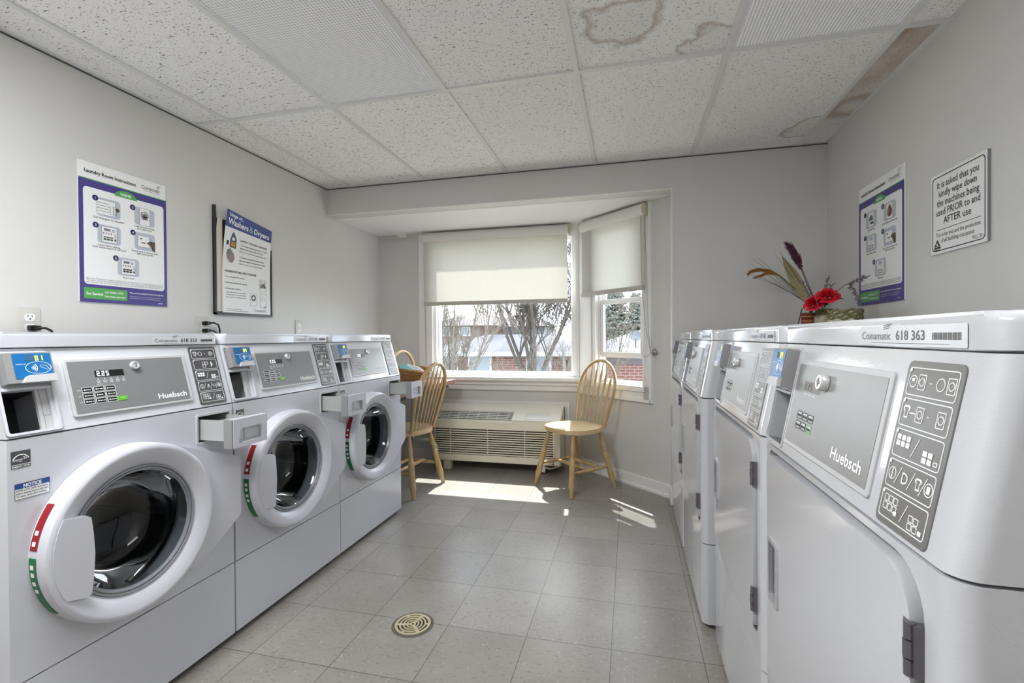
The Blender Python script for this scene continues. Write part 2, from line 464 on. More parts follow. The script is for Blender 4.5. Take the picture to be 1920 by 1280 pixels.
# ------------------------------------------------------------------ the room
XL, XR, YB, YBAY, ZB = -2.26, 1.155, 3.24, 4.03, 2.045      # left wall, right wall, soffit plane, bay window wall, bay ceiling
YR = -2.3                                                   # rear wall behind the camera
A0 = Vector((.268, 3.39)); A1 = Vector((-.408, YBAY))       # angled wall of the bay, from the jamb to the window wall
AD = (A1-A0).normalized(); AN = Vector((-AD.y, AD.x))       # along it, and out of doors
if AN.y < 0: AN = -AN
AL = (A1-A0).length
def aframe(z=0): return frame((A0.x, A0.y, z), (AD.x, AD.y, 0), (0, 0, 1), (-AN.x, -AN.y, 0))   # u along, v up, w into the room
WIN = (-1.725, -.437, .765, 1.975)                          # glass opening of the wide window
AW = (.222, .705, .745, 1.975)                              # opening of the narrow window, along the angled wall

m = MB(); m.box(XL-.1, XR+.1, YR-.1, YBAY+.12, -.08, 0, M_FLOOR); struct(m.obj('floor', smooth=False), 'grey speckled vinyl tile floor')
m = MB(); m.box(XL-.12, XL, YR-.1, YBAY+.12, 0, 2.5, M_WALL); struct(m.obj('wall_left', smooth=False))
m = MB(); m.box(XR, XR+.12, YR-.1, YB+.3, 0, 2.5, M_WALL); struct(m.obj('wall_right', smooth=False))
m = MB(); m.box(XL, XR, YR-.12, YR, 0, 2.5, M_WALL); struct(m.obj('wall_rear', smooth=False))
m = MB()
m.box(XL, A0.x, YB, YB+.12, ZB, 2.5, M_WALL)                       # soffit face over the bay
m.box(A0.x, XR, YB, YB+.15, 0, 2.5, M_WALL)                        # right of the bay
struct(m.obj('wall_back', smooth=False))
m = MB()
m.box(XL, WIN[0], YBAY, YBAY+.12, 0, ZB+.05, M_WALL); m.box(WIN[1], A1.x+.02, YBAY, YBAY+.12, 0, ZB+.05, M_WALL)
m.box(WIN[0], WIN[1], YBAY, YBAY+.12, 0, WIN[2], M_WALL); m.box(WIN[0], WIN[1], YBAY, YBAY+.12, WIN[3], ZB+.05, M_WALL)
struct(m.obj('wall_bay', smooth=False))
AF = aframe()
m = MB(AF)
for (u0, u1, v0, v1) in ((-.03, AW[0], 0, ZB+.05), (AW[1], AL+.05, 0, ZB+.05), (AW[0], AW[1], 0, AW[2]), (AW[0], AW[1], AW[3], ZB+.05)):
    m.box(u0, u1, v0, v1, -.05, 0, M_WALL)
struct(m.obj('wall_angled', smooth=False))
m = MB(); m.box(XL, A0.x+.02, YB+.115, YBAY+.1, ZB, ZB+.08, M_WHITEPAINT); struct(m.obj('ceiling_bay', smooth=False))
m = MB(); m.box(XL-.1, XR+.1, YR-.1, YB+.1, CH, CH+.06, M_CEIL); ceil = struct(m.obj('ceiling', smooth=False), 'suspended ceiling of speckled white tiles with brown water stains')
# T-bars of the ceiling
m = MB()
tb = .012
gx = [CX0+i*CT for i in range(6)]; gy = [CY0-i*CYT for i in range(4)]
for x in gx: m.box(x-tb, x+tb, YR, YB, CH-.008, CH+.001, M_GRID, .001)
for y in gy: m.box(XL, XR, y-tb, y+tb, CH-.0085, CH+.001, M_GRID, .001)
m.box(XL, XL+.022, YR, YB, CH-.006, CH+.001, M_GRID); m.box(XR-.022, XR, YR, YB, CH-.006, CH+.001, M_GRID); m.box(XL, XR, YB-.022, YB, CH-.0065, CH+.001, M_GRID)
m.obj('ceiling_grid', ceil, smooth=False)
# thin dark strip coloured as the shadow line under the wall angle
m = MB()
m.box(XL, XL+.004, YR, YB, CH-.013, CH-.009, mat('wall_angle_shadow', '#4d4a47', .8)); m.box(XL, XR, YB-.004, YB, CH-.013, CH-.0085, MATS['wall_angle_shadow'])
m.obj('shadow_line', ceil, smooth=False)

# light fixtures in the ceiling
def troffer(x0, y1, label):
    t = empty('ceiling_light', (x0+CT/2, y1-CYT/2, CH)); tag(t, label, 'ceiling light', 'ceiling light panels')
    m = MB(); a, b = CT/2-.014, CYT/2-.014
    m.box(-a, a, -b, b, -.004, .0005, M_DIFF); m.obj('diffuser', t, smooth=False)
    m = MB(); o = [(-a-.002, -b-.002), (a+.002, -b-.002), (a+.002, b+.002), (-a-.002, b+.002)]; i = [(p[0]*.97, p[1]*.985) for p in o]
    m.ring(o, i, -.0065, .0005, M_GRID); m.obj('frame', t, smooth=False)
    return t
troffer(CX0+CT, CY0, 'ceiling light panel with ribbed diffuser above the nearest washers')
troffer(CX0+4*CT, CY0, 'ceiling light panel with ribbed diffuser beside the brown-stained ceiling strip')

# trims
def bar(m, a, b, y0, y1, mt, bv=.004): m.box(a[0], b[0], y0, y1, a[1], b[1], mt, bv)
m = MB(AF); m.box(-.0, AL-.01, 0, .085, 0, .014, M_TRIM, .004); m.box(0, AL-.01, 0, .018, .014, .022, M_TRIM, .004); struct(m.obj('baseboard_angled'))
m = MB(); m.box(A0.x-.014, A0.x, YB+.01, A0.y-.012, 0, .085, M_TRIM, .004); struct(m.obj('baseboard_jamb'))
m = MB(); m.box(XL, -1.66, YBAY-.014, YBAY, 0, .085, M_TRIM, .004); struct(m.obj('baseboard_bay'))
m = MB(); m.box(XL, XL+.014, 2.9, YBAY-.015, 0, .085, M_TRIM, .004); struct(m.obj('baseboard_left'))
m = MB(); m.box(A0.x-.003, A0.x+.003, YB-.003, YB+.004, 0, ZB, M_TRIM); m.box(XL, A0.x+.003, YB-.003, YB+.004, ZB-.003, ZB+.003, M_TRIM); struct(m.obj('trim_1', smooth=False))
# roof overhang out of doors
m = MB(); m.prism([(-4, YBAY+.12), (A1.x, YBAY+.12), (-.35, 4.40), (-4, 4.40)], 2.36, 2.5, M_TRIM); struct(m.obj('trim_2', smooth=False))
m = MB(AF); m.box(-2.2, AL+.1, 2.36, 2.5, -.40, -.05, M_TRIM); struct(m.obj('trim_3', smooth=False))

# wide window
w1 = struct(empty('window_1', ((WIN[0]+WIN[1])/2, YBAY, WIN[2])))
L0 = frame((-(WIN[0]+WIN[1])/2, -YBAY, -WIN[2]), (1, 0, 0), (0, 1, 0), (0, 0, 1))
x0, x1, z0, z1 = WIN
m = MB(L0)
m.box(x0-.13, x0-.04, YBAY-.018, YBAY, z0-.09, ZB, M_TRIM, .004)        # casing left
m.box(x0-.052, x0+.0, YBAY-.03, YBAY, z0-.05, ZB, M_TRIM, .004)
m.box(x1, x1+.027, YBAY-.03, YBAY+.005, z0-.05, ZB, M_TRIM, .003)
m.box(x0-.05, x1+.03, YBAY-.02, YBAY, z1+.0, ZB, M_TRIM, .004)
m.obj('casing', w1)
m = MB(L0)
m.box(x0-.06, x1+.045, YBAY-.115, YBAY+.02, z0-.035, z0-.008, M_TRIM, .006)     # stool
m.box(x0-.05, x1+.04, YBAY-.06, YBAY, z0-.075, z0-.035, M_TRIM, .008)
m.box(x0-.05, x1+.03, YBAY-.03, YBAY, z0-.125, z0-.075, M_TRIM, .006)
m.obj('sill', w1)
m = MB(L0)
for (a, b, yy, tt) in ((0, .03, YBAY-.003, .0), (.018, .045, YBAY+.03, 0)):
    m.box(x0+a, x0+b, yy, YBAY+.09, z0, z1, M_TRIM, .003); m.box(x1-b, x1-a, yy, YBAY+.09, z0, z1, M_TRIM, .003)
    m.box(x0+b-.001, x1-b+.001, yy+.0006, YBAY+.089, z0-.008+a, z0+b-.012, M_TRIM, .003); m.box(x0+b-.001, x1-b+.001, yy+.0006, YBAY+.089, z1-b, z1-a-.001, M_TRIM, .003)
m.obj('frame', w1)
m = MB(L0); m.box(x0+.03, x1-.03, YBAY+.058, YBAY+.062, z0+.01, z1-.03, M_GLASS); m.obj('pane', w1, smooth=False)

# narrow window in the angled wall, its lower sash slid up a little
w2 = struct(empty('window_2', (0, 0, 0)))
u0, u1, v0, v1 = AW
m = MB(AF)
m.box(u0-.075, u0-.0, v0-.12, ZB, 0, .018, M_TRIM, .004); m.box(u0-.075, u0-.055, v0-.12, ZB, .018, .026, M_TRIM, .003); m.box(u0-.018, u0, v0-.04, ZB, .018, .03, M_TRIM, .003)
m.box(u1, AL-.012, v0-.05, ZB, 0, .018, M_TRIM, .004); m.box(u1+.05, u1+.1, v0-.04, ZB, .018, .034, M_TRIM, .004); m.box(u1, u1+.03, v0-.02, ZB, .018, .03, M_TRIM, .004)
m.box(u0-.07, AL-.02, v0-.12, v0-.005, 0, .018, M_TRIM, .004); m.box(u0-.07, AL-.02, v0-.12, v0-.10, .018, .026, M_TRIM, .003); m.box(u0-.018, AL-.03, v0-.045, v0-.008, .018, .034, M_TRIM, .004)
m.box(u0-.07, AL-.02, v1, ZB, 0, .018, M_TRIM, .004)
m.obj('casing', w2)
m = MB(AF)
for (a, b, d) in ((0, .016, -.004), (.0, .024, -.03)):
    m.box(u0+a, u0+b, v0, v1, -.055, d, M_TRIM, .003); m.box(u1-b, u1-a, v0, v1, -.055, d, M_TRIM, .003)
    m.box(u0+b-.001, u1-b+.001, v0-.006, v0+b-.006, -.054, d-.0006, M_TRIM, .003); m.box(u0+b-.001, u1-b+.001, v1-b, v1-.001, -.054, d-.0006, M_TRIM, .003)
m.box(u0, u1, v0-.006, v0+.008, -.05, .0, M_TRIM, .003)
m.obj('frame', w2)
def sash(name, zb, zt, w, rb, rt):
    a, b = u0+.02, u1-.02
    m = MB(AF)
    m.box(a, a+.03, zb, zt, w-.010, w+.010, M_TRIM, .003); m.box(b-.03, b, zb, zt, w-.010, w+.010, M_TRIM, .003)
    m.box(a+.029, b-.029, zb, zb+rb, w-.011, w+.0115, M_TRIM, .003); m.box(a+.029, b-.029, zt-rt, zt, w-.011, w+.0115, M_TRIM, .003)
    s = m.obj(name, w2)
    m = MB(AF); m.box(a+.025, b-.025, zb+rb-.005, zt-rt+.005, w-.002, w+.002, M_GLASS); m.obj('pane', s, smooth=False)
sash('lower_sash', .935, 1.385, -.018, .042, .036)
sash('upper_sash', 1.355, v1-.03, -.043, .034, .04)

# roller blinds
def blind(M, a, b, zb, label, cord_side):
    t = empty('roller_blind', M @ Vector(((a+b)/2, zb, .05))); tag(t, label, 'blind', 'roller blinds')
    Q = t.matrix_basis.inverted() if False else Matrix.Translation(-t.location) @ M
    m = MB(Q)
    prof = [(.0, ZB-.012)] + [(.045+.032*math.cos(PI/2-PI*i/10), ZB-.055+.043*math.sin(PI/2-PI*i/10)) for i in range(11)] + [(0, ZB-.098)]
    P = Q @ frame((a, 0, 0), (0, 0, 1), (0, 1, 0), (1, 0, 0))
    m.prism(prof, .006, b-a-.006, mat('blind_cassette_white', '#dedcd6', .45), M=P); m.obj('cassette', t)
    for (e0, e1) in ((0, .006), (b-a-.006, b-a)):
        m = MB(Q); m.prism([(p[0]*1.04, ZB-.055+(p[1]-ZB+.055)*1.04) for p in prof], e0, e1, mat('cream_end_cap', '#d2cbae', .5), M=P); m.obj('end_cap', t)
    m = MB(Q); m.box(a+.012, b-.012, zb, ZB-.06, .046, .0468, M_BLIND); m.obj('fabric', t, smooth=False)
    m = MB(Q); m.box(a+.010, b-.010, zb-.022, zb+.012, .040, .054, mat('blind_hem_bar', '#b9b6ad', .5), .004); m.obj('hem_bar', t)
    return t, Q
b1, Q1 = blind(frame((0, YBAY-.012, 0), (1, 0, 0), (0, 0, 1), (0, -1, 0)), -1.80, -.487, 1.405, 'wide roller blind half lowered over the large bay window', 0)
m = MB(Q1); m.tube([(-1.777, ZB-.1, .03), (-1.779, 1.3, .03), (-1.776, .86, .03)], .0025, mat('white_cord', '#c9c7c2', .6), 6); m.tube([(-1.786, ZB-.1, .034), (-1.785, 1.4, .034), (-1.78, .85, .034)], .0018, M_GREYPL, 6); m.obj('cord', b1)
b2, Q2 = blind(aframe(), .175, AL-.075, 1.445, 'narrow roller blind on the angled bay window beside the corded wall cleat', 0)
m = MB(Q2)
cu = .21
for k, (du, r) in enumerate(((0, .0016), (-.03, .0016))):
    pts = []
    for i in range(15):
        s_ = i/14; z = ZB-.09-(ZB-.09-.985)*s_
        pts.append((cu+du*(1-s_)-.09*s_**3 - (.03*math.sin(PI*s_) if k else 0), z, .05+.01*s_))
    m.tube(pts, r, mat('grey_cord', '#8d8b86', .6), 6)
m.tube([(cu-.09, .985, .06), (cu-.06, .955, .055), (cu-.03, .95, .05), (cu-.005, .97, .052), (cu+.002, 1.06, .052)], .0016, MATS['grey_cord'], 6)
m.obj('cord', b2)
ck = MB(aframe()); c0 = (.12, .985)
ck.prism(circ(*c0, .014, 12), 0, .012, M_LGREY, .002)
ck.tube([(c0[0]-.022, c0[1], .03), (c0[0]-.01, c0[1]+.004, .022), (c0[0]+.01, c0[1]+.004, .022), (c0[0]+.022, c0[1], .03)], .005, M_LGREY, 8)
for r in (.012, .016, .02):
    ck.tube([(c0[0]+r*math.cos(q), c0[1]+r*1.3*math.sin(q), .018+.003*math.sin(3*q)) for q in [2*PI*i/16 for i in range(16)]], .0016, MATS['grey_cord'], 6, closed=True)
tag(ck.obj('cord_cleat'), 'small grey cleat with wound cord on the angled wall right of the window', 'cord cleat')
m = MB(); m.box(-2.07, -1.97, 3.95, 4.0, ZB-.012, ZB, M_TRIM, .003); m.box(-2.03, -1.965, 3.955, 3.995, ZB-.035, ZB-.010, M_TRIM, .005)
tag(m.obj('mounting_bracket'), 'small white bracket on the bay ceiling left of the wide blind', 'bracket')

# ------------------------------------------------------------------ washing machines
MW, ZS, ZT, ZTOP, ZLOW = .652, .865, 1.078, 1.118, .280      # width, seam under the panel, lid underside, lid top, seam of the lower panel
F = FRONT = frame((0, 0, 0), (1, 0, 0), (0, 0, 1), (0, -1, 0))       # machine front: u across, v up, w out
def panel_frame(lean, z0=ZS):
    L = math.hypot(lean, .215); s, c = lean/L, .215/L
    return frame((0, 0, z0), (1, 0, 0), (0, s, c), (0, -c, s))
def instance(proto, name, loc, rz):
    root = empty(name, loc, rz); made = []
    for (n, me, par, label) in proto:
        o = link(n, me, root if par is None else made[par])
        if label: o['label'] = label
        made.append(o)
    return root, made
def plan_outline(w, d, r, n=5):                                # rounded front corners, square back
    h = w/2; pts = []
    for i in range(n+1):
        a = PI+PI/2*i/n; pts.append((-h+r+r*math.cos(a), r+r*math.sin(a)))
    for i in range(n+1):
        a = 1.5*PI+PI/2*i/n; pts.append((h-r+r*math.cos(a), r+r*math.sin(a)))
    return pts + [(h, d), (-h, d)]
def shear_y(lean, z0=ZS):
    m = Matrix.Identity(4); m[1][2] = lean/.215; m[1][3] = -z0*lean/.215; return m

def seg_digit(m, ch, u, v, h, mt, w, M, t=.16):
    S = {'0': 'abcdef', '1': 'bc', '2': 'abged', '3': 'abgcd', '4': 'fgbc', '5': 'afgcd', '8': 'abcdefg'}[ch]
    W = h*.55; t = h*t
    R = {'a': (0, h-t, W, h), 'd': (0, 0, W, t), 'g': (0, h/2-t/2, W, h/2+t/2), 'f': (0, h/2, t, h), 'b': (W-t, h/2, W, h), 'e': (0, 0, t, h/2), 'c': (W-t, 0, W, h/2)}
    for k in S:
        x0, y0, x1, y1 = R[k]; m.flat([(u+x0, v+y0), (u+x1, v+y0), (u+x1, v+y1), (u+x0, v+y1)], w, mt, M)

def icon_panel(m, M, u0, u1, v0, v1, base, ink, dryer, w=.0018):
    cu = (u0+u1)/2; W = u1-u0; H = v1-v0
    m.prism(rrect(cu, (v0+v1)/2, W, H, .008), -.002, w, base, .0006, M, top=True)
    w += .0005
    n = 5; pad = .006; ch = (H-2*pad)/n
    for k in range(n):
        cv = v1-pad-ch*(k+.5)
        m.outline(cu, cv, W-2*pad, ch*.9, .004, .0011, w, ink, M)
        m.flat(circ(u0+pad+.003, cv+ch*.36, .0022, 8), w+.0002, ink, M)
        def c(du, r=.0075, t=.001): m.ring(circ(cu+du, cv, r, 16), circ(cu+du, cv, r-t, 16), w-.0004, w, ink, M)
        def sq(du, dv=0, a=.011, b=.013, t=.001): m.outline(cu+du, cv+dv, a, b, .0015, t, w, ink, M)
        def fl(du, dv, a=.006, b=.006): m.flat(rrect(cu+du, cv+dv, a, b, .0008, 2), w, ink, M)
        def slash(du): m.flat([(cu+du-.0055, cv-.011), (cu+du-.0043, cv-.011), (cu+du+.0055, cv+.011), (cu+du+.0043, cv+.011)], w, ink, M)
        def shirt(du, s=.9):
            p = [(-.008, .006), (-.004, .009), (.004, .009), (.008, .006), (.006, .002), (.004, .004), (.004, -.008), (-.004, -.008), (-.004, .004), (-.006, .002)]
            q = [(x*.72, y*.72) for x, y in p]
            m.ring([(cu+du+x*s, cv+y*s) for x, y in p], [(cu+du+x*s, cv+y*s) for x, y in q], w-.0004, w, ink, M)
        def machine(du): sq(du, 0, .014, .018); m.ring(circ(cu+du, cv, .005, 12), circ(cu+du, cv, .004, 12), w-.0004, w, ink, M)
        if k == 0:
            if dryer: c(-.034); fl(-.034, .002, .006, .004); machine(-.017); fl(0, 0, .005, .0012); c(.017); machine(.035)
            else: shirt(-.033); c(-.013); fl(-.022, 0, .008, .002); fl(.006, 0, .006, .0014); c(.03); c(.03, .004)
        elif k == 1:
            if dryer: shirt(-.034); fl(-.022, 0, .012, .0014); machine(-.008); fl(.008, 0, .004, .0014); machine(.03)
            else: sq(-.006, .004, .012, .01); sq(-.006, -.006, .012, .01); sq(.004, .004, .012, .01); c(.025, .004); c(.026, .003); m.tube([(cu+.022, cv-.009, w), (cu+.027, cv-.002, w), (cu+.022, cv+.004, w), (cu+.026, cv+.009, w)], .0011, ink, 4, M)
        elif k == 2:
            for i in range(3):
                for j in range(2): fl(-.036+i*.0095, .007-j*.0075, .0078, .006)
            slash(-.002)
            for i in range(2):
                for j in range(2): fl(.017+i*.0095, -.002-j*.0075, .0078, .006)
            sq(.037, -.009, .007, .005)
        elif k == 3:
            c(-.034); fl(-.034, 0, .002, .012); slash(-.022)
            if dryer: m.text('D', cu-.014, cv-.007, .019, ink, w, M=M)
            else: m.tube([(cu-.012, cv-.007, w), (cu-.008, cv+.006, w), (cu-.004, cv-.004, w)], .001, ink, 4, M)
            slash(.004); shirt(.017, .8) if dryer else sq(.016, 0, .012, .008); slash(.026); c(.036); fl(.036, 0, .006, .008)
        else:
            for i in range(3):
                for j in range(2): sq(-.034+i*.0095, .007-j*.0095, .0085, .0085, .0009)
            fl(-.012, -.006, .006, .005); slash(.004)
            for i in range(2):
                for j in range(2): sq(.018+i*.0095, -.001-j*.0085, .0085, .0078, .0009)
            fl(.037, -.010, .006, .005)

def reader_parts(P, cu, v0, v1, digits, dryer=False):
    """a contactless card reader: housing, blue face; returns meshes"""
    a = MB(P); h = .0485
    a.prism([(cu-h, v0), (cu+h, v0), (cu+h, v1), (cu-h, v1)], -.03, .026, M_GREYPL, .004)
    body = a.mesh('card_reader')
    b = MB(P); w = .0268
    b.flat(rrect(cu+.006, (v0+v1)/2+.003, .078, (v1-v0)-.012, .003), w, M_BLUE)
    top = v1-.014
    for i, ch in enumerate('88'): seg_digit(b, ch, cu-.008+i*.0095, top-.007, .0125, mat('dim_digit', '#50606a', .5), w+.0003, P)
    for i, ch in enumerate(digits): seg_digit(b, ch, cu+.012+i*.0095, top-.007, .0125, M_YELLOW, w+.0003, P, .2)
    ce = (cu+.016, (v0+v1)/2-.002)
    el = lambda k: [(ce[0]+.027*k*math.cos(2*PI*i/28), ce[1]+.0155*k*math.sin(2*PI*i/28)) for i in range(28)]
    b.ring(el(1), el(.955), w-.0003, w+.0003, M_WINK)
    for k in range(4):
        r = .003+.0035*k
        b.tube([(ce[0]-.016+r*math.cos(q), ce[1]+r*math.sin(q), w+.0002) for q in [-.8+1.6*i/6 for i in range(7)]], .0007, M_WINK, 4)
    b.tube([(ce[0]+.004, ce[1]+.006, w), (ce[0]+.016, ce[1]+.005, w), (ce[0]+.022, ce[1]-.004, w), (ce[0]+.018, ce[1]-.006, w), (ce[0]+.01, ce[1]-.001, w), (ce[0]+.005, ce[1]+.001, w)], .0006, M_WINK, 4, closed=True)
    b.greek(cu-.028, cu-.008, v1-.03, .0016, M_WINK, w+.0003, 3)
    face = b.mesh('reader_face')
    c = MB(P)
    c.prism([(cu-.022, v0-.001), (cu+.0475, v0-.001), (cu+.0475, v0+.018), (cu-.010, v0+.016), (cu-.016, v0+.012)], .02, .033, M_LGREY, .002)
    lip = c.mesh('reader_lip')
    return body, face, lip

def lid_label(number, M, u0, v0, w, strength=1):
    m = MB(M)
    m.flat(rrect(u0+.112, v0+.0085, .232, .026, .002), w, mat('decal_white', '#d3d4d9', .3) if strength else mat('decal_pale', '#c6c7cb', .2), M)
    ink = M_INK if strength else M_INKGREY
    m.text('Coinamatic', u0+.004, v0+.0035, .0155, ink, w+.0003, fit=.078)
    for i in range(3): m.flat([(u0+.062+i*.001, v0+.0165+i*.0026), (u0+.078+i*.002, v0+.0185+i*.0026), (u0+.08+i*.002, v0+.0197+i*.0026), (u0+.064, v0+.0175+i*.0026)], w+.0003, ink)
    m.text(number, u0+.094, v0+.0035, .0165, ink, w+.0003, bold=.018, fit=.062)
    for i in range(18):
        x = u0+.170+i*.0027; m.flat([(x, v0+.004), (x+.0014+.0006*(i % 3), v0+.004), (x+.0014+.0006*(i % 3), v0+.012), (x, v0+.012)], w+.0003, ink)
    m.flat([(u0+.03, v0-.0012), (u0+.2, v0-.0012), (u0+.2, v0-.0006), (u0+.03, v0-.0006)], w+.0003, ink)
    return m.mesh('machine_number_decal', False)

def washer_proto():
    P = panel_frame(.06); hw = MW/2; pr = []
    dc = (-.05, .558)                                           # centre of the door
    add = lambda n, me, par=None, label=None: (pr.append((n, me, par, label)), len(pr)-1)[1]
    # cabinet
    m = MB(); m.prism([(.028, .045), (.028, ZS), (.088, 1.079), (.71, 1.079), (.71, .045)], -hw+.004, hw-.004, M_ENAMEL, M=frame((0, 0, 0), (0, 1, 0), (0, 0, 1), (1, 0, 0)))
    c1 = MB(F); c1.prism(circ(*dc, .185, 48), -.40, .05, M_DARKGAP)
    c2 = MB(F); c2.box(.183, .305, .752, .834, -.24, .05, M_DARKGAP)
    c3 = MB(P); c3.box(-.318, -.224, .010, .118, -.13, .05, M_DARKGAP)
    add('cabinet', cut(m.mesh('cabinet'), [c1, c2, c3]))
    # base with its dark toe recess
    m = MB(); m.box(-hw+.01, hw-.01, .05, .7, .012, .06, M_GREYPL)
    for x in (-hw+.03, hw-.05): m.box(x, x+.012, .012, .06, .018, .032, M_DARKST, .003)
    add('base', m.mesh('base'))
    for sx in (-1, 1):
        for y in (.08, .64):
            m = MB(); m.prism(circ(sx*(hw-.06), y, .022, 12), 0, .014, M_BLACK); add('foot', m.mesh('foot'))
    m = MB(F); m.box(-hw+.001, hw-.001, .022, ZLOW-.002, -.03, 0, M_ENAMEL, .005); add('lower_panel', m.mesh('lower_panel'))
    m = MB(F); m.box(-hw+.001, hw-.001, ZLOW+.002, ZS-.003, -.03, 0, M_ENAMEL, .005)
    c1 = MB(F); c1.prism(circ(*dc, .19, 64), -.06, .05, M_DARKGAP)
    c2 = MB(F); c2.box(.18, .308, .75, .836, -.06, .05, M_ENAMEL)
    fp = add('front_panel', cut(m.mesh('front_panel'), [c1, c2]))
    m = MB(F); m.ring(rrect(.244, .793, .142, .1, .006), rrect(.244, .793, .128, .086, .003), -.002, .004, M_LGREY); add('dispenser_frame', m.mesh('dispenser_frame'), fp)
    # stickers
    m = MB(F); u, v = -.299, .815
    m.flat([(u-.019, v-.021), (u+.019, v-.021), (u+.019, v+.02), (u-.019, v+.02)], .0006, M_ICON)
    w = .001
    arc = lambda r, a, b: [(u+r*math.cos(q), v-.006+r*math.sin(q), w) for q in [a+(b-a)*i/14 for i in range(15)]]
    m.tube(arc(.0165, .35, PI-.35), .0008, M_WINK, 4)
    st = [(u+.009+(.0055 if i % 2 == 0 else .0023)*math.cos(PI/2+i*PI/5), v+.003+(.0055 if i % 2 == 0 else .0023)*math.sin(PI/2+i*PI/5)) for i in range(10)]
    m.ring(st, [(u+.009+(p[0]-u-.009)*.6, v+.003+(p[1]-v-.003)*.6) for p in st], w-.0003, w, M_WINK)
    m.text('energy', u-.0155, v-.004, .011, M_WINK, w, shear=.4, fit=.02)
    m.flat([(u-.019, v-.0128), (u+.019, v-.0128), (u+.019, v-.0118), (u-.019, v-.0118)], w, M_WINK)
    m.text('ENERGY STAR', u, v-.0192, .0066, M_WINK, w+.0003, 'C', bold=.02, fit=.035)
    add('efficiency_sticker', m.mesh('efficiency_sticker', False), fp)
    # coin bay and slanted panel
    m = MB(); m.prism([(.002, ZS+.001), (.0605, ZT-.001), (.09, ZT-.001), (.03, ZS+.001)], -hw+.001, hw-.001, M_ENAMEL, .004, M=frame((0, 0, 0), (0, 1, 0), (0, 0, 1), (1, 0, 0)))
    c3 = MB(P); c3.box(-.318, -.224, .010, .118, -.06, .05, M_ENAMEL)
    cp = add('control_panel', cut(m.mesh('control_panel'), [c3]))
    m = MB(P)
    m.ring(rrect(-.268, .109, .114, .206, .008), rrect(-.268, .109, .102, .194, .005), -.001, .004, M_PLASTIC)
    m.box(-.318, -.22, .114, .120, -.02, .006, M_PLASTIC, .002)
    add('bay_frame', m.mesh('bay_frame'), cp)
    m = MB(P)
    m.box(-.3165, -.2265, .012, .116, -.128, -.122, M_BLACK); m.box(-.3175, -.3155, .011, .117, -.125, -.004, M_BLACK); m.box(-.3165, -.2265, .0105, .0125, -.125, -.03, M_BLACK); m.box(-.3165, -.2265, .1135, .1165, -.125, -.03, M_BLACK)
    m.box(-.2475, -.2245, .011, .116, -.016, -.008, M_LGREY); m.box(-.2395, -.2385, .011, .116, -.009, -.0075, M_GREYPL); m.box(-.2385, -.2245, .047, .048, -.009, -.0075, M_GREYPL)
    add('coin_bay', m.mesh('coin_bay'), cp)
    # overlay
    m = MB(P)
    m.prism(rrect(-.005, .108, .352, .158, .006), -.001, .005, M_LGREY, .0015, top=True)
    m.prism(rrect(-.007, .108, .334, .142, .002), .004, .0058, M_PANEL)
    w = .0062
    m.flat(rrect(-.073, .1415, .078, .0185, .001), w, M_BLACK)
    for i, ch in enumerate('225'): seg_digit(m, ch, -.107+i*.0115+(0 if i == 0 else .0012), .135, .0135, M_DIGIT, w+.0003, P)
    m.flat(circ(-.097, .1352, .0009, 8), w+.0003, M_DIGIT)
    for i in range(5):
        x = -.109+i*.017
        m.flat(circ(x+.003, .126, .0016, 8), w, M_WINK); m.outline(x+.003, .1205, .008, .0035, .001, .0006, w, M_WINK); m.greek(x-.001, x+.008, .1155, .0018, M_WINK, w, i)
    m.greek(-.112, -.095, .111, .0018, M_WINK, w, 9)
    for r in range(3):
        vv = .099-r*.0165
        m.greek(-.163, -.156, vv-.001, .0018, M_WINK, w, 20+r)
        for c in range(3):
            x = -.139+c*.0295
            m.flat(rrect(x, vv, .026, .0135, .0015), w, M_BLACK); m.outline(x, vv, .0268, .0142, .0018, .0009, w+.0003, M_WINK)
            m.greek(x-.004, x+.011, vv-.001, .0028, M_WINK, w+.0003, r*5+c); m.flat(circ(x-.007, vv, .0022, 8), w+.0003, M_WINK)
    m.prism(rrect(-.053, .066, .027, .0135, .004), w-.001, w+.0006, M_LIME); m.text('START', -.053, .0655, .0046, M_WINK, w+.0009, 'C')
    m.flat([(-.0055, .034), (-.005, .034), (-.012, .17), (-.0125, .17)], w, M_GREYPL)
    m.text('Huebsch', .053, .049, .0235, M_WINK, w, bold=.02, fit=.097)
    ov = add('control_overlay', m.mesh('control_overlay', False), cp)
    m = MB(P); m.lathe([(.0125, .004), (.0125, .012), (.011, .0145), (.0075, .0145), (.0075, .013), (.003, .013), (.003, .0145), (1e-5, .0145)], M_LOCK, 24, (-.0, .159)); m.box(-.001, .001, .154, .164, .0146, .0149, M_BLACK); add('key_lock', m.mesh('key_lock'), ov)
    m = MB(P); icon_panel(m, P, .197, .303, .009, .213, M_ICON, M_WINK, False); add('cycle_icon_panel', m.mesh('cycle_icon_panel', False), cp)
    return pr, add, P, dc, hw

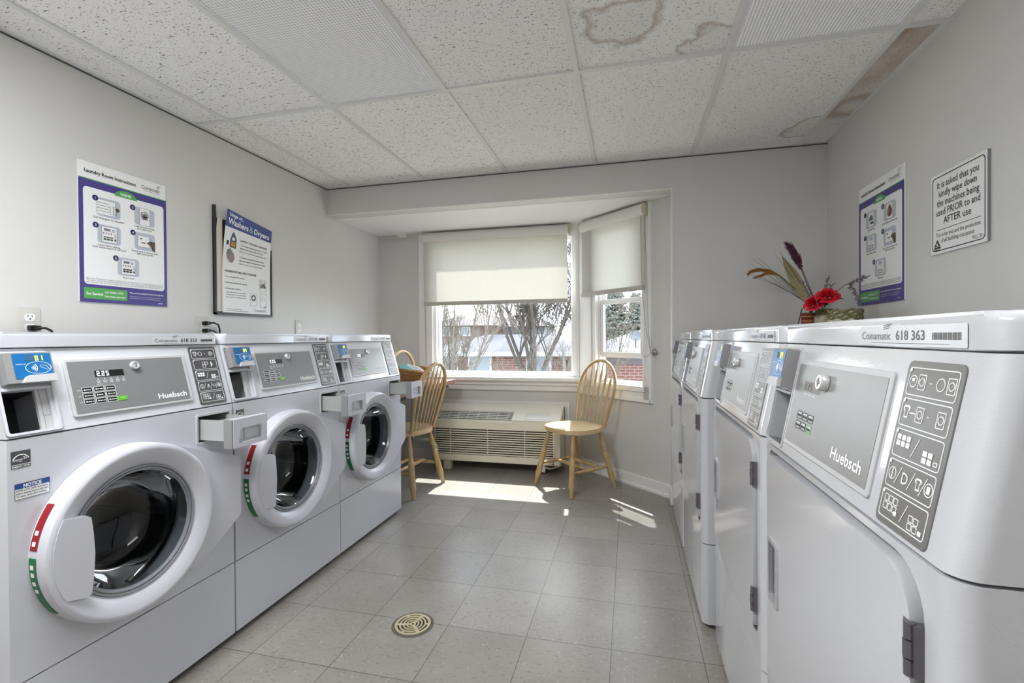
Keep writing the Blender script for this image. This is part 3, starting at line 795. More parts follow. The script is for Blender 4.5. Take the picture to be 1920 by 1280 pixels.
def washer_finish(pr, add, P, dc, hw, digits):
    body, face, lip = reader_parts(P, -.2655, .128, .203, digits)
    rd = add('card_reader', body); add('reader_face', face, rd, 'blue reader face with a tap symbol and yellow digits'); add('reader_lip', lip, rd)
    # lid
    m = MB(); o = plan_outline(MW-.004, .72, .024)
    m.prism([(x, y+.054) for x, y in o], ZT+.002, ZTOP, M_ENAMEL, .010, top=True, seg=3); add('lid', m.mesh('lid'))
    # door
    m = MB(F)
    m.lathe([(.192, -.004), (.240, .001), (.2392, .046), (.2365, .054), (.230, .0585), (.222, .0585), (.202, .051), (.187, .0425), (.1815, .0375), (.178, .036)], M_PLASTIC, 96, dc)
    dr = add('door', m.mesh('door'))
    m = MB(F)
    m.lathe([(.1775, .034), (.176, .041), (.1725, .041), (.171, .034), (.169, .034), (.168, .038), (.165, .038), (.163, .030), (.160, .030)], mat('door_seal_grey', '#a3a6ad', .25, metal=.35), 96, dc); add('door_seal', m.mesh('door_seal'), dr)
    m = MB(F)
    pts = [(.038, .776), (.318, .676), (.325, .668), (.325, .468), (.155, .352), (.06, .335)]
    arc = [(dc[0]+.2*math.cos(a), dc[1]+.2*math.sin(a)) for a in [-1.1+2.2*i/16 for i in range(17)]]
    m.prism([(.325, .672), (.325, .470), (.318, .458), (.150, .352)] + arc + [(.045, .776)], .001, .034, M_PLASTIC, .006); add('hinge_cover', m.mesh('hinge_cover'), dr)
    m = MB(F)
    ha = [(dc[0]+.224*math.cos(a), dc[1]+.224*math.sin(a)) for a in [math.radians(154+54*i/12) for i in range(13)]]
    m.prism(ha + [(-.205, .440), (-.1905, .4435), (-.1845, .49), (-.1815, .548), (-.1845, .60), (-.1895, .640), (-.200, .648)], .040, .0605, M_PLASTIC, .0035); add('door_handle', m.mesh('door_handle'), dr)
    m = MB(F)
    def arcband(a0, a1, mt, r=.2408, w0=.006, w1=.029): m.lathe([(r, w0), (r+.0003, (w0+w1)/2), (r, w1)], mt, 14, dc, a0=math.radians(a0), a1=math.radians(a1))
    arcband(146, 172, M_RED); arcband(176, 216, M_GREEN)
    for a in (161, 167): arcband(a, a+2.5, M_WINK, .2412, .011, .022)
    for a in (180, 184.5, 190, 195): arcband(a, a+2.6, M_WINK, .2412, .011, .022)
    add('door_decal', m.mesh('door_decal'), dr, 'red and green decal on the edge of the door')
    m = MB(F)
    m.lathe([(.1665, .034), (.160, .022), (.150, -.02), (.138, -.062), (.12, -.09), (.09, -.105), (.05, -.112), (1e-5, -.113)], M_DGLASS, 72, dc); add('door_glass', m.mesh('door_glass'), dr)
    # drum
    m = MB(F)
    m.lathe([(.176, -.03), (.182, -.05), (.182, -.36), (.16, -.385), (.07, -.385), (.05, -.36), (1e-5, -.35)], M_DRUM, 64, dc)
    for k in range(3):
        a = PI/2+.5+k*2*PI/3; R = frame((dc[0], dc[1], 0), (math.cos(a), math.sin(a), 0), (-math.sin(a), math.cos(a), 0), (0, 0, 1))
        m.prism([(.185, -.035), (.13, -.012), (.122, 0), (.13, .012), (.185, .035)], -.34, -.08, M_DRUM, .004, M=F @ R)
    add('drum', m.mesh('drum'))
    # dispenser drawer, pulled out
    m = MB(F); st = mat('dispenser_grey', '#b5b5b4', .3, metal=.25)
    m.box(.190, .300, .757, .760, -.2, .14, st); m.box(.190, .193, .757, .826, -.2, .14, st); m.box(.297, .300, .757, .826, -.2, .14, st); m.box(.19, .30, .757, .826, -.2, -.197, st)
    m.box(.190, .300, .812, .815, .02, .14, st); m.box(.230, .233, .757, .815, -.2, .14, st)
    dd = add('dispenser_drawer', m.mesh('dispenser_drawer'))
    m = MB(F); m.box(.174, .322, .738, .832, .128, .152, M_PLASTIC, .005)
    c = MB(F); c.prism([(.196, .752), (.304, .752), (.296, .796), (.280, .80), (.216, .80), (.202, .796)], .138, .17, M_PLASTIC)
    add('drawer_front', cut(m.mesh('drawer_front'), [c]), dd)
    m = MB(F); m.box(.168, .1745, .738, .832, .118, .150, M_GREYPL, .002); add('drawer_side_trim', m.mesh('drawer_side_trim'), dd)

WASHERS = [(1.120, '01', '618 353', 'leftmost white front-loading washing machine, with a blue and white notice sticker'),
           (1.778, '04', '618 354', 'front-loading white washing machine in the middle of the row of three'),
           (2.432, '04', '618 355', 'front-loading white washing machine at the far end, beside the desk')]
_protos = {}
for wy, digits, number, label in WASHERS:
    if not _protos:
        pr, add, P, dc, hw = washer_proto(); washer_finish(pr, add, P, dc, hw, digits); _protos['w'] = pr
    pr = list(_protos['w'])
    if digits != '01':
        b_, f_, l_ = reader_parts(panel_frame(.06), -.2655, .128, .203, digits)
        pr = [(n, f_ if n == 'reader_face' else me, par, lb) for n, me, par, lb in pr]
    root, made = instance(pr, 'washing_machine', (-1.41, wy, 0), PI/2)
    tag(root, label, 'washing machine', 'washing machines along the left wall')
    k = [i for i, q in enumerate(pr) if q[0] == 'lid'][0]
    link('machine_number_decal', lid_label(number, frame((0, .0535, 0), (1, 0, 0), (0, 0, 1), (0, -1, 0)), .075, 1.0855, .0006), made[k])
    if digits == '01':
        m = MB(F); u0, u1, v0, v1 = -.312, -.242, .719, .757
        m.flat([(u0, v0), (u1, v0), (u1, v1), (u0, v1)], .0006, M_PAPER); m.flat([(u0, v1-.013), (u1, v1-.013), (u1, v1), (u0, v1)], .0009, mat('notice_blue', '#234a8c', .4))
        m.text('NOTICE', (u0+u1)/2, v1-.011, .012, M_WINK, .0012, 'C', bold=.03, fit=.036)
        m.outline((u0+u1)/2, (v0+v1)/2, u1-u0, v1-v0, .001, .0007, .0013, M_INK)
        for i, t in enumerate(('DOOR LOCK LIGHT must be on', 'before washing machine will start.', 'To open, press door button.')): m.text(t, u0+.003, v1-.0195-i*.0066, .0062, M_INK, .0012, bold=.02, fit=(.062, .064, .06)[i])
        m_ = [i for i, q in enumerate(pr) if q[0] == 'front_panel'][0]
        o = m.obj('notice_sticker', made[m_], False)

# ------------------------------------------------------------------ tumble dryers
DW = .650
def dryer_proto():
    lean = .042; T15 = Matrix.Translation((.015, 0, 0)); P = panel_frame(lean) @ T15; F = FRONT @ T15; hw = DW/2; pr = []
    add = lambda n, me, par=None, label=None: (pr.append((n, me, par, label)), len(pr)-1)[1]
    E = M_DRYENAMEL
    o = plan_outline(DW-.003, .085, .026, 8)
    m = MB(); m.box(-hw+.004, hw-.004, .09, .72, .02, 1.078, E, .004); m.box(-hw+.02, hw-.02, .05, .1, .02, 1.07, E)
    c3 = MB(P); c3.box(-.318, -.224, .010, .118, -.14, .05, M_DARKGAP)
    add('cabinet', cut(m.mesh('cabinet'), [c3]))
    m = MB(); m.box(-hw+.015, hw-.015, .045, .7, .0, .03, M_GREYPL); add('base', m.mesh('base'))
    m = MB(); m.prism(o, .022, .318, E, .004); lp = add('lower_panel', m.mesh('lower_panel'))
    m = MB(); m.prism(o, .322, ZS-.003, E, .004)
    dp = [(-.286, .392), (.232, .392), (.246, .400), (.252, .42)] + [(.252-.055+.055*math.cos(a), .842-.055+.055*math.sin(a)) for a in [PI/2*i/6 for i in range(7)]] + [(-.276, .842), (-.286, .832)]
    off = lambda s: [(-.017+(x+.017)*(1+s/.27), .617+(y-.617)*(1+s/.225)) for x, y in dp]
    c = MB(F); c.prism(off(.010), -.014, .05, E)
    fp = add('front_panel', cut(m.mesh('front_panel'), [c]))
    m = MB(F); m.prism(off(.010), -.0138, -.0132, M_DARKGAP); add('door_gap_shade', m.mesh('door_gap_shade', False), fp)  # dark sheet stands in for the shade in the gap around the door
    # door
    m = MB(F); m.prism(dp, -.013, .008, E, .004)
    c = MB(F); c.prism(rrect(-.236, .612, .05, .118, .008), -.006, .03, M_GREYPL)
    dr = add('door', cut(m.mesh('door'), [c]))
    m = MB(F)
    m.ring(rrect(-.236, .612, .062, .132, .010), rrect(-.236, .612, .046, .112, .006), .004, .0125, mat('handle_trim', '#c9c9cc', .2, metal=.5))
    m.box(-.258, -.214, .557, .667, -.0058, -.004, mat('handle_cup_grey', '#77747c', .35)); m.box(-.222, -.214, .557, .667, -.006, .008, M_GREYPL)
    add('door_handle', m.mesh('door_handle'), dr, 'recessed grey door pull')
    for zc in (.767, .466):
        m = MB(F); m.box(.240, .262, zc-.027, zc+.027, -.004, .0085, M_DARKST, .002)
        m.tube([(.253, zc-.028, .009), (.253, zc-.011, .009)], .0055, M_DARKST, 10); m.tube([(.253, zc-.009, .009), (.253, zc+.009, .009)], .0062, M_DARKST, 10); m.tube([(.253, zc+.011, .009), (.253, zc+.028, .009)], .0055, M_DARKST, 10)
        add('hinge', m.mesh('hinge'), dr)
    # slanted panel
    m = MB(shear_y(lean)); m.prism(o, ZS+.001, ZT-.001, E, .004)
    c3 = MB(P); c3.box(-.318, -.224, .010, .118, -.14, .05, E)
    cp = add('control_panel', cut(m.mesh('control_panel'), [c3]))
    m = MB(P); m.ring(rrect(-.268, .109, .112, .204, .006), rrect(-.268, .109, .102, .194, .004), -.001, .003, E); m.box(-.318, -.222, .114, .119, -.02, .005, M_PLASTIC, .002); add('bay_frame', m.mesh('bay_frame'), cp)
    m = MB(P); lg = mat('bay_grey', '#6f7174', .4); m.box(-.317, -.225, .011, .117, -.135, -.130, lg); m.box(-.2262, -.2245, .011, .117, -.13, -.004, lg); m.box(-.317, -.225, .0105, .0120, -.13, -.004, lg); m.box(-.2272, -.2260, .045, .0465, -.13, -.006, M_LGREY); m.box(-.2275, -.226, .048, .115, -.062, -.060, M_LGREY); add('coin_bay', m.mesh('coin_bay'), cp)
    m = MB(P); cu, cv = -.035, .104
    m.prism(rrect(cu, cv, .344, .166, .006), -.001, .0035, M_LGREY, .0015, top=True)
    m.prism(rrect(cu, cv, .326, .148, .002), .003, .0042, M_PANELD)
    w = .0046
    m.flat(rrect(-.115, .139, .075, .0185, .001), w, mat('display_dull', '#6d6760', .3))
    for i, ch in enumerate('225'): seg_digit(m, ch, -.146+i*.0125, .133, .012, M_INKGREY, w+.0003, P)
    for i in range(3): m.greek(-.146+i*.02, -.134+i*.02, .124, .0018, M_WINK, w, i)
    for r in range(2):
        for c_ in range(3):
            x, v = -.145+c_*.0265, .085-r*.018
            m.outline(x, v, .023, .0145, .002, .001, w, M_INK if not (r == 1 and c_ == 2) else M_LIME); m.greek(x-.009, x+.009, v-.002, .0045, M_INK, w, r*3+c_); m.greek(x-.009, x+.009, v+.003, .003, M_WINK, w+.0002, r*3+c_+9)
    m.text('Huebsch', .012, .044, .0245, M_WINK, w, bold=.02, fit=.098)
    ov = add('control_overlay', m.mesh('control_overlay', False), cp)
    m = MB(P); m.lathe([(.0135, .005), (.0135, .014), (.012, .017), (.008, .017), (.008, .0155), (.003, .0155), (.003, .017), (1e-5, .017)], M_LOCK, 24, (-.058, .152)); m.box(-.0592, -.0568, .146, .158, .0171, .0174, M_BLACK); add('key_lock', m.mesh('key_lock'), ov)
    m = MB(P); icon_panel(m, P, .160, .262, .006, .203, M_ICOND, M_WINK, True); add('cycle_icon_panel', m.mesh('cycle_icon_panel', False), cp)
    body, face, lip = reader_parts(P, -.2655, .126, .203, '04', True)
    rd = add('card_reader', body); add('reader_face', face, rd, 'blue reader face with a tap symbol'); add('reader_lip', lip, rd)
    m = MB(); lo = plan_outline(DW-.002, .69, .03, 8)
    m.prism([(x, y+.04) for x, y in lo], ZT+.002, ZTOP, E, .012, top=True, seg=4); add('lid', m.mesh('lid'))
    return pr
DRYERS = [(.292, .850, '618 363', 'white tumble dryer closest to the foreground on the right'),
          (.292, 1.510, '618 362', 'white tumble dryer second from the foreground, set back from the far pair'),
          (.258, 2.212, '618 361', 'white tumble dryer third from the foreground, its grey side showing past its neighbour'),
          (.258, 2.872, '618 360', 'white tumble dryer at the far end against the back wall')]
pr = dryer_proto()
for dx, dy, number, label in DRYERS:
    root, made = instance(pr, 'tumble_dryer', (dx, dy, 0), -PI/2); tag(root, label, 'tumble dryer', 'tumble dryers along the right wall')
    k = [i for i, q in enumerate(pr) if q[0] == 'lid'][0]
    link('machine_number_decal', lid_label(number, frame((0, .0395, 0), (1, 0, 0), (0, 0, 1), (0, -1, 0)), .045, 1.0855, .0006, 0), made[k])

# ------------------------------------------------------------------ notices on the walls
LW = lambda y0, z0: frame((XL, y0, z0), (0, 1, 0), (0, 0, 1), (1, 0, 0))      # on the left wall: u away from the camera
RW = lambda y0, z0: frame((XR, y0, z0), (0, -1, 0), (0, 0, 1), (-1, 0, 0))    # on the right wall: u towards the camera
def poster(M, W, H, dryer, label, T=.006):
    m = MB(M)
    m.box(0, W, 0, H, .001, T, M_PAPER)
    w = T+.0006
    def R(x0, y0, x1, y1, mt, r=.004, k=0): m.flat(rrect((x0+x1)/2*W, (y0+y1)/2*H, (x1-x0)*W, (y1-y0)*H, r, 3), w+k*.0003, mt)
    R(0, 0, 1, .882, M_PGREEN, .0005); R(0, 0, 1, .875, M_PURPLE, .0005, 1)
    R(.045, .128, .965, .822, M_PAPER, .014, 2)
    # green arch
    ar = [(.5*W+.13*W*math.cos(a), .81*H+.052*H*math.sin(a)) for a in [PI*i/12 for i in range(13)]]
    m.flat(ar, w+.0012, M_PGREEN)
    m.text('DRYER' if dryer else 'WASHER', .5*W, .822*H, .016, M_WINK, w+.0015, 'C', bold=.03, fit=.1*W/.4*.4 if False else .13*W)
    m.text('Laundry Room Instructions', .06*W, .925*H, .021, M_INK, w, bold=.03, fit=.56*W)
    m.text('Coinamatic', .69*W, .926*H, .026, M_INK, w, fit=.23*W)
    for i in range(3): m.flat([(.875*W+i*.002, (.958+.009*i)*H), (.915*W+i*.003, (.962+.01*i)*H), (.92*W+i*.003, (.966+.01*i)*H), (.878*W+i*.002, (.962+.009*i)*H)], w, M_INKGREY)
    m.greek(.72*W, .92*W, .913*H, .003, M_INKGREY, w, 3)
    spots = [(.31, .70), (.72, .70), (.31, .505), (.72, .505), (.52, .285)]
    caps = [('Add detergent to dispenser', ''), ('Load clothes loosely', 'and close door'), ('Select fabric setting,', 'wash temperature & soil level'), ('Insert card or money until', 'light turns green'), ('Press start', '')]
    if dryer: caps = [('Clean lint filter', ''), ('Load clothes and close door', ''), ('Select fabric setting', ''), ('Insert card or money until', 'light turns green'), ('Press start', '')]
    k = 3
    for i, ((cx, cy), cp) in enumerate(zip(spots, caps)):
        a, b = .125, .068
        R(cx-a, cy-b, cx+a, cy+b, M_PGREY, .012, k)
        X, Y = cx*W, cy*H; ww = w+.0003*(k+1)
        m.flat(circ((cx-a-.02)*W, (cy+b-.012)*H, .0125, 16), ww+.0006, mat('badge_indigo', '#2a2754', .5)); m.text(str(i+1), (cx-a-.02)*W, (cy+b-.012)*H-.0055, .015, M_WINK, ww+.0009, 'C', bold=.02)
        def r(dx, dy, bw, bh, mt, q=0, rad=.0008): m.flat(rrect(X+dx*W, Y+dy*H, bw*W, bh*H, rad, 2), ww+q*.0003, mt)
        def ol(dx, dy, bw, bh, mt, q=0, t=.0009): m.outline(X+dx*W, Y+dy*H, bw*W, bh*H, .001, t, ww+q*.0003, mt)
        if i == 0 and not dryer:
            r(-.03, 0, .2, .11, M_PAPER); ol(-.03, 0, .2, .11, M_INK, 1)
            for q in range(4): r(-.06, .03-.02*q, .13, .003, M_INK, 1)
            ol(.03, -.012, .035, .06, M_INK, 2); ol(.065, -.012, .03, .06, M_INK, 2); m.flat(circ(X+.09*W, Y+.0*H, .009, 10), ww+.0009, mat('hand_brown', '#5c4c46', .6))
        elif i == 0:
            r(0, 0, .13, .12, M_PAPER); ol(0, 0, .13, .12, M_INKGREY, 1); m.flat([(X+.05*W*math.cos(a_), Y-.01*H+.045*H*math.sin(a_)) for a_ in [PI*q/10 for q in range(11)]], ww+.0006, M_INKGREY); r(.02, -.03, .07, .02, MATS.get('hand_brown') or mat('hand_brown', '#5c4c46', .6), 3)
        elif i == 1 and not dryer:
            r(0, 0, .13, .135, M_PAPER); ol(0, 0, .13, .135, M_INK, 1); r(0, -.02, .13, .002, M_INK, 2)
            m.ring(circ(X, Y+.012*H, .019, 18), circ(X, Y+.012*H, .016, 18), ww, ww+.0006, M_INK); m.flat(circ(X, Y+.008*H, .013, 14), ww+.0007, M_INKGREY); r(0, .0, .05, .012, M_INK, 3)
        elif i == 1:
            r(0, 0, .13, .12, M_PAPER); ol(0, 0, .13, .12, M_INKGREY, 1)
            m.flat([(X+.055*W*math.cos(a_), Y-.03*H+.075*H*math.sin(a_)) for a_ in [PI*q/10 for q in range(11)]], ww+.0006, MATS['poster_green']); m.flat([(X-.03*W, Y-.04*H), (X+.02*W, Y-.045*H), (X+.045*W, Y+.0*H), (X+.01*W, Y+.05*H), (X-.015*W, Y+.04*H), (X-.005*W, Y+.0*H)], ww+.0009, M_RED)
        elif i in (2, 4):
            r(0, 0, .165, .115, M_PAPER); ol(0, 0, .165, .115, M_INK, 1)
            if dryer:
                r(0, .035, .07, .02, M_PGREY, 2); ol(0, .035, .075, .024, M_INKGREY, 3); r(0, .005, .012, .006, M_INK, 2)
                for p_ in range(2):
                    for q in range(3): r(-.045+q*.04, -.022-.02*p_, .026, .013, M_INKGREY, 2)
            else:
                r(-.025, .035, .07, .018, M_INKGREY, 2); r(.04, .033, .03, .018, M_PGREY, 2); ol(.04, .033, .03, .018, M_INKGREY, 3)
                for q in range(4): r(-.062+q*.027, .008, .009, .014, M_INK, 2)
                for q in range(4): r(.062, .01-.012*q, .022, .005, M_INKGREY, 2)
                gm = M_PGREEN if i == 2 else M_INKGREY
                for q in range(3): r(-.05+q*.036, -.02, .03, .012, M_INKGREY if i == 2 else M_INK, 2); r(-.05+q*.036, -.036, .03, .012, mat('key_green', '#2f5c33', .5) if i == 2 else M_INK, 2)
                r(.062, -.036, .024, .01, M_INK, 2)
        else:
            r(-.015, .0, .15, .09, M_PAPER); ol(-.015, .0, .15, .09, M_INK, 1); r(-.05, .02, .03, .012, M_INKGREY, 2); r(-.02, -.01, .05, .01, M_INKGREY, 2)
            m.flat([(X+.02*W, Y-.01*H), (X+.06*W, Y+.012*H), (X+.125*W, Y+.01*H), (X+.125*W, Y-.07*H), (X+.09*W, Y-.06*H), (X+.07*W, Y-.025*H)], ww+.001, MATS.get('hand_brown') or mat('hand_brown', '#5c4c46', .6))
        for q, t in enumerate(cp):
            if t: m.text(t, cx*W, (cy-b-.021-.017*q)*H, .0118, M_INK, w+.0009, 'C', bold=.012)
    yy = .1665
    txt = ['Please note: The card slot is designed to accept cards in one direction only. If card does not work, turn card over.',
           'This machine will not start unless the door is closed. Do not remove the card until the display shows the balance,',
           'then select your wash cycle. If the machine does not start, press the start button again and wait a few seconds.']
    for q, t in enumerate(txt): m.text(t, .065*W, (yy-.0135*q)*H, .0085, M_INK, w+.0009, fit=.88*W)
    R(.04, .025, .50, .105, M_PGREEN, .004, 2)
    m.text('For Service:', .065*W, .052*H, .0165, M_WINK, w+.0012, bold=.03, fit=.17*W)
    m.text('Call: 800.561.1972', .25*W, .072*H, .0115, M_WINK, w+.0012, bold=.02, fit=.2*W); m.text('Visit: thelaundry.com', .25*W, .042*H, .0115, M_WINK, w+.0012, bold=.02, fit=.22*W)
    m.text('Please provide the machine ID located on the equipment.', .53*W, .085*H, .009, M_WINK, w+.0012, bold=.02, fit=.42*W)
    m.greek(.53*W, .92*W, .062*H, .003, M_PGREY, w+.0012, 7); m.greek(.53*W, .9*W, .048*H, .003, M_PGREY, w+.0012, 8); m.greek(.88*W, .95*W, .02*H, .004, M_WINK, w+.0012, 9)
    o = m.obj('instruction_sign', smooth=False)
    return tag(o, label, 'sign', 'purple instruction signs')
poster(LW(1.522, 1.262), .392, .602, False, 'purple-bordered washer instruction sign high on the left wall')
poster(RW(2.815, 1.245), .415, .59, True, 'purple-bordered dryer instruction sign on the right wall beside the flowers')

# request notice on the right wall
m = MB(RW(2.207, 1.402)); W, H = .303, .302
m.box(0, W, 0, H, .001, .009, M_PAPER); m.box(W-.0005, W+.0008, -.0005, H+.0005, .0005, .009, M_INKGREY)
w = .0096
m.ring(rrect(W/2, H/2, W-.018, H-.020, .016), rrect(W/2, H/2, W-.025, H-.027, .0135), w-.0004, w, M_INK)
for i, (t, f) in enumerate((('It is asked that you', .225), ('kindly wipe down', .205), ('the machines being', .228), ('used PRIOR to and', .238), ('AFTER use', .15))):
    m.text(t, W/2, H-.055-i*.0345, .036, M_INK, w, 'C', bold=.008, fit=f)
m.flat([(.035, .088), (W-.03, .088), (W-.03, .090), (.035, .090)], w, M_INK)
m.text('This is for you and the protection', W/2, .063, .022, M_INK, w, 'C', fit=.24); m.text('of all building occupants', W/2, .040, .022, M_INK, w, 'C', fit=.18)
m.text('TRCC 703', W-.022, .019, .017, M_INK, w, 'R', fit=.05)
m.flat([(.022, .028), (.058, .028), (.04, .055)], w, M_INK); m.flat([(.033, .031), (.047, .031), (.04, .043)], w+.0003, M_PAPER); m.flat([(.02, .019), (.06, .019), (.06, .026), (.02, .026)], w, M_INK); m.greek(.022, .058, .0135, .004, M_INK, w, 2)
tag(m.obj('notice_sign', smooth=False), 'square white notice with black lettering asking people to wipe down the machines', 'sign')

# clip frame with curling papers on the left wall
fr = empty('clip_frame', (XL, 2.41, 1.5)); tag(fr, 'black clip frame with a curling washer and dryer usage sheet on the left wall', 'framed notice')
Mf = frame((0, -.218, -.262), (0, 1, 0), (0, 0, 1), (1, 0, 0)); W, H = .438, .60
m = MB(Mf)
m.box(0, W, 0, .545, .001, .006, M_BLACKFRAME); m.box(0, .012, 0, H+.012, .001, .016, M_BLACKFRAME, .002); m.box(0, W, 0, .011, .001, .016, M_BLACKFRAME, .002); m.box(W-.007, W, 0, .43, .001, .016, M_BLACKFRAME, .002)
m.obj('backing', fr)
m = MB(Mf); m.prism([(.016, .018), (.06, .018), (.06, .545), (.03, .555), (.016, .46)], .008, .0095, mat('aged_paper', '#dcd6cb', .6)); m.obj('loose_sheet', fr, False)
def bent(vtx):                                                        # the sheet leans off the backing towards its top left corner
    return vtx
g = MB(Mf)
NU, NV = 6, 10; pw0, pw1 = .048, .428; ph0, ph1 = .014, .604
def bend(u, v):
    s, t = (u-pw0)/(pw1-pw0), (v-ph0)/(ph1-ph0)
    top = max(0, t-.35)/.65
    return (u + .018*top*(1-s) - .004*t, v - .055*top*s*t, .011+.028*top**2*(1-.3*s)+.006*(1-s)**3)
def sheet_text(mb, M, fn):
    for vv in mb.bm.verts: vv.co = fn(vv.co)
    return mb
grid = [[(pw0+(pw1-pw0)*i/NU, ph0+(ph1-ph0)*j/NV) for i in range(NU+1)] for j in range(NV+1)]
s2 = MB()
vs = [(p[0], p[1], 0) for row in grid for p in row]; fs = [(j*(NU+1)+i, j*(NU+1)+i+1, (j+1)*(NU+1)+i+1, (j+1)*(NU+1)+i) for j in range(NV) for i in range(NU)]
s2.geo(vs, fs, M_PAPER)
def strip(x0, y0, x1, y1, mt, k):
    n = 8; s2.geo([(x0+(x1-x0)*i/n, y, k) for y in (y0, y1) for i in range(n+1)], [(i, i+1, n+2+i, n+1+i) for i in range(n)], mt)
strip(pw0, .508, pw1, ph1, M_NAVY, .0006)
s2.text('Usage of...', .07, .574, .028, M_WINK, .0012, bold=.02, fit=.115); s2.text('Washers', .066, .526, .05, M_WINK, .0012, bold=.02, fit=.16); s2.text('&', .234, .524, .06, mat('ampersand_teal', '#8fc4c8', .5), .0012, fit=.034); s2.text('Dryers', .276, .526, .05, M_WINK, .0012, bold=.02, fit=.13)
s2.text('LAUNDRY DETERGENT GUIDELINES', .17, .446, .017, M_INK, .0008, bold=.02, fit=.225)
for i, t in enumerate(('1. For the best cleaning performance, use a high', 'efficiency liquid detergent with an HE mark.', 'Note: HE is recommended for each washing machine.')): s2.text(t, .172, .42-i*.02, .0125, M_INK, .0008, bold=.015 if i < 2 else 0, fit=(.22, .19, .22)[i])
for i, t in enumerate(('2. If you must use powdered detergent or bleach,', 'please place directly into washer before loading.', 'Note: do not pour it on top of dry clothes.')): s2.text(t, .172, .345-i*.02, .0125, M_INK, .0008, bold=.015 if i < 2 else 0, fit=(.2, .21, .19)[i])
s2.text('WASHER/DRYER MACHINE GUIDELINES', .064, .248, .017, M_INK, .0008, bold=.02, fit=.245)
for i, t in enumerate(('1. Turn on the water. Fill at the start.', '2. Clean dryer lint filter after every use.', '3. Do not the machines.')): s2.text(t, .066, .218-i*.034, .0115, M_INK, .0008, bold=.012, fit=(.15, .17, .12)[i])
for i in range(3): s2.greek(.075, .225, .13-i*.014, .0055, M_INKGREY, .0008, i)
s2.flat([(.092, .395), (.142, .392), (.142, .45), (.122, .482), (.112, .488), (.094, .44)], .0009, mat('bottle_slate', '#4d5569', .5)); s2.flat([(.1, .402), (.134, .4), (.134, .428), (.1, .43)], .0013, mat('bottle_amber', '#c08a35', .5)); s2.flat(circ(.118, .446, .011, 10), .0013, M_PAPER)
s2.flat([(.068, .405), (.084, .405), (.084, .43), (.068, .43)], .0009, M_INK)
s2.flat([(.07, .36), (.1, .385), (.128, .36), (.135, .33), (.12, .305), (.095, .308), (.075, .33)], .0009, mat('hand_sketch', '#8f8583', .6)); s2.flat([(.075, .375), (.1, .39), (.105, .355), (.08, .345)], .0013, M_INKGREY)
for (cx, cy, a, b) in ((.285, .10, .055, .075), (.365, .10, .055, .09), (.365, .195, .058, .07)): s2.outline(cx, cy, a, b, .002, .0012, .0010, M_INKGREY)
s2.ring(circ(.285, .112, .018, 16), circ(.285, .112, .011, 16), .0006, .001, M_INK); s2.outline(.365, .11, .025, .02, .003, .001, .001, M_INKGREY); s2.flat([(.345, .205), (.362, .2), (.385, .222), (.38, .205), (.39, .18), (.34, .178)], .001, M_INKGREY); s2.tube([(.345, .225, .001), (.385, .18, .001)], .0015, M_INK, 4)
s2.text('Coinamatic', .29, .028, .026, M_INKGREY, .0008, fit=.1)
for i in range(3): s2.flat([(.365+i*.002, .052+i*.005), (.385+i*.003, .055+i*.005), (.387+i*.003, .058+i*.005), (.367+i*.002, .055+i*.005)], .0009, M_INKGREY)
s2.greek(.075, .19, .034, .004, M_INKGREY, .0008, 4); s2.greek(.075, .24, .024, .004, M_INKGREY, .0008, 5)
for vv in s2.bm.verts:
    b_ = bend(vv.co.x, vv.co.y); vv.co = Mf @ Vector((b_[0], b_[1], b_[2]+vv.co.z))
s2.obj('usage_sheet', fr, False)

# ------------------------------------------------------------------ outlets and plugs
def outlet(yc, zc, label):
    m = MB(LW(yc, zc)); pl = mat('outlet_plate', '#c6c4be', .35)
    m.prism(rrect(0, 0, .072, .116, .004), .001, .006, pl, .0025, top=True)
    for s in (1, -1):
        cy = s*.0195
        m.prism([(p[0], cy+max(-.0145, min(.0145, p[1]-cy))) for p in circ(0, cy, .0172, 24)], .005, .0075, M_PAPER)
        m.box(-.0075, -.0052, cy+.001, cy+.009, .0074, .0078, M_BLACK); m.box(.0052, .0075, cy+.001, cy+.008, .0074, .0078, M_BLACK); m.prism(circ(0, cy-.0065, .0028, 10), .0074, .0078, M_BLACK)
    m.prism(circ(0, 0, .003, 10), .005, .0072, M_LGREY)
    return tag(m.obj('outlet'), label, 'outlet', 'wall outlets above the washers')
def plug(yc, zc, path, label):
    t = empty('power_plug', (XL, yc, zc)); tag(t, label, 'power plug', 'black power plugs')
    m = MB(frame((0, 0, 0), (0, 1, 0), (0, 0, 1), (1, 0, 0)))
    m.prism(rrect(.0, 0, .026, .022, .007), .008, .026, M_BLACK, .003); m.prism(rrect(.006, 0, .022, .018, .006), .026, .038, M_BLACK, .004)
    m.obj('plug_body', t)
    m = MB(); m.tube([Vector(p) for p in path], .0045, M_BLACK, 8); m.obj('power_cord', t)
outlet(1.348, 1.168, 'wall outlet above the nearest washer, below the purple instruction sign')
plug(1.350, 1.146, [(.034, .008, 0), (.045, .025, 0), (.047, .042, -.01), (.045, .052, -.03), (.04, .055, -.09)], 'black plug in the lower socket above the nearest washer')
outlet(2.124, 1.165, 'wall outlet above the middle washer, below the black clip frame')
plug(2.124, 1.186, [(.034, .008, 0), (.046, .03, .002), (.048, .055, -.008), (.046, .066, -.035), (.04, .068, -.11)], 'black plug in the upper socket above the middle washer')
plug(2.124, 1.146, [(.034, .008, 0), (.048, .022, -.002), (.050, .038, -.012), (.046, .045, -.03), (.04, .046, -.08)], 'black plug in the lower socket above the middle washer')
outlet(2.900, 1.172, 'empty wall outlet above the farthest washer')

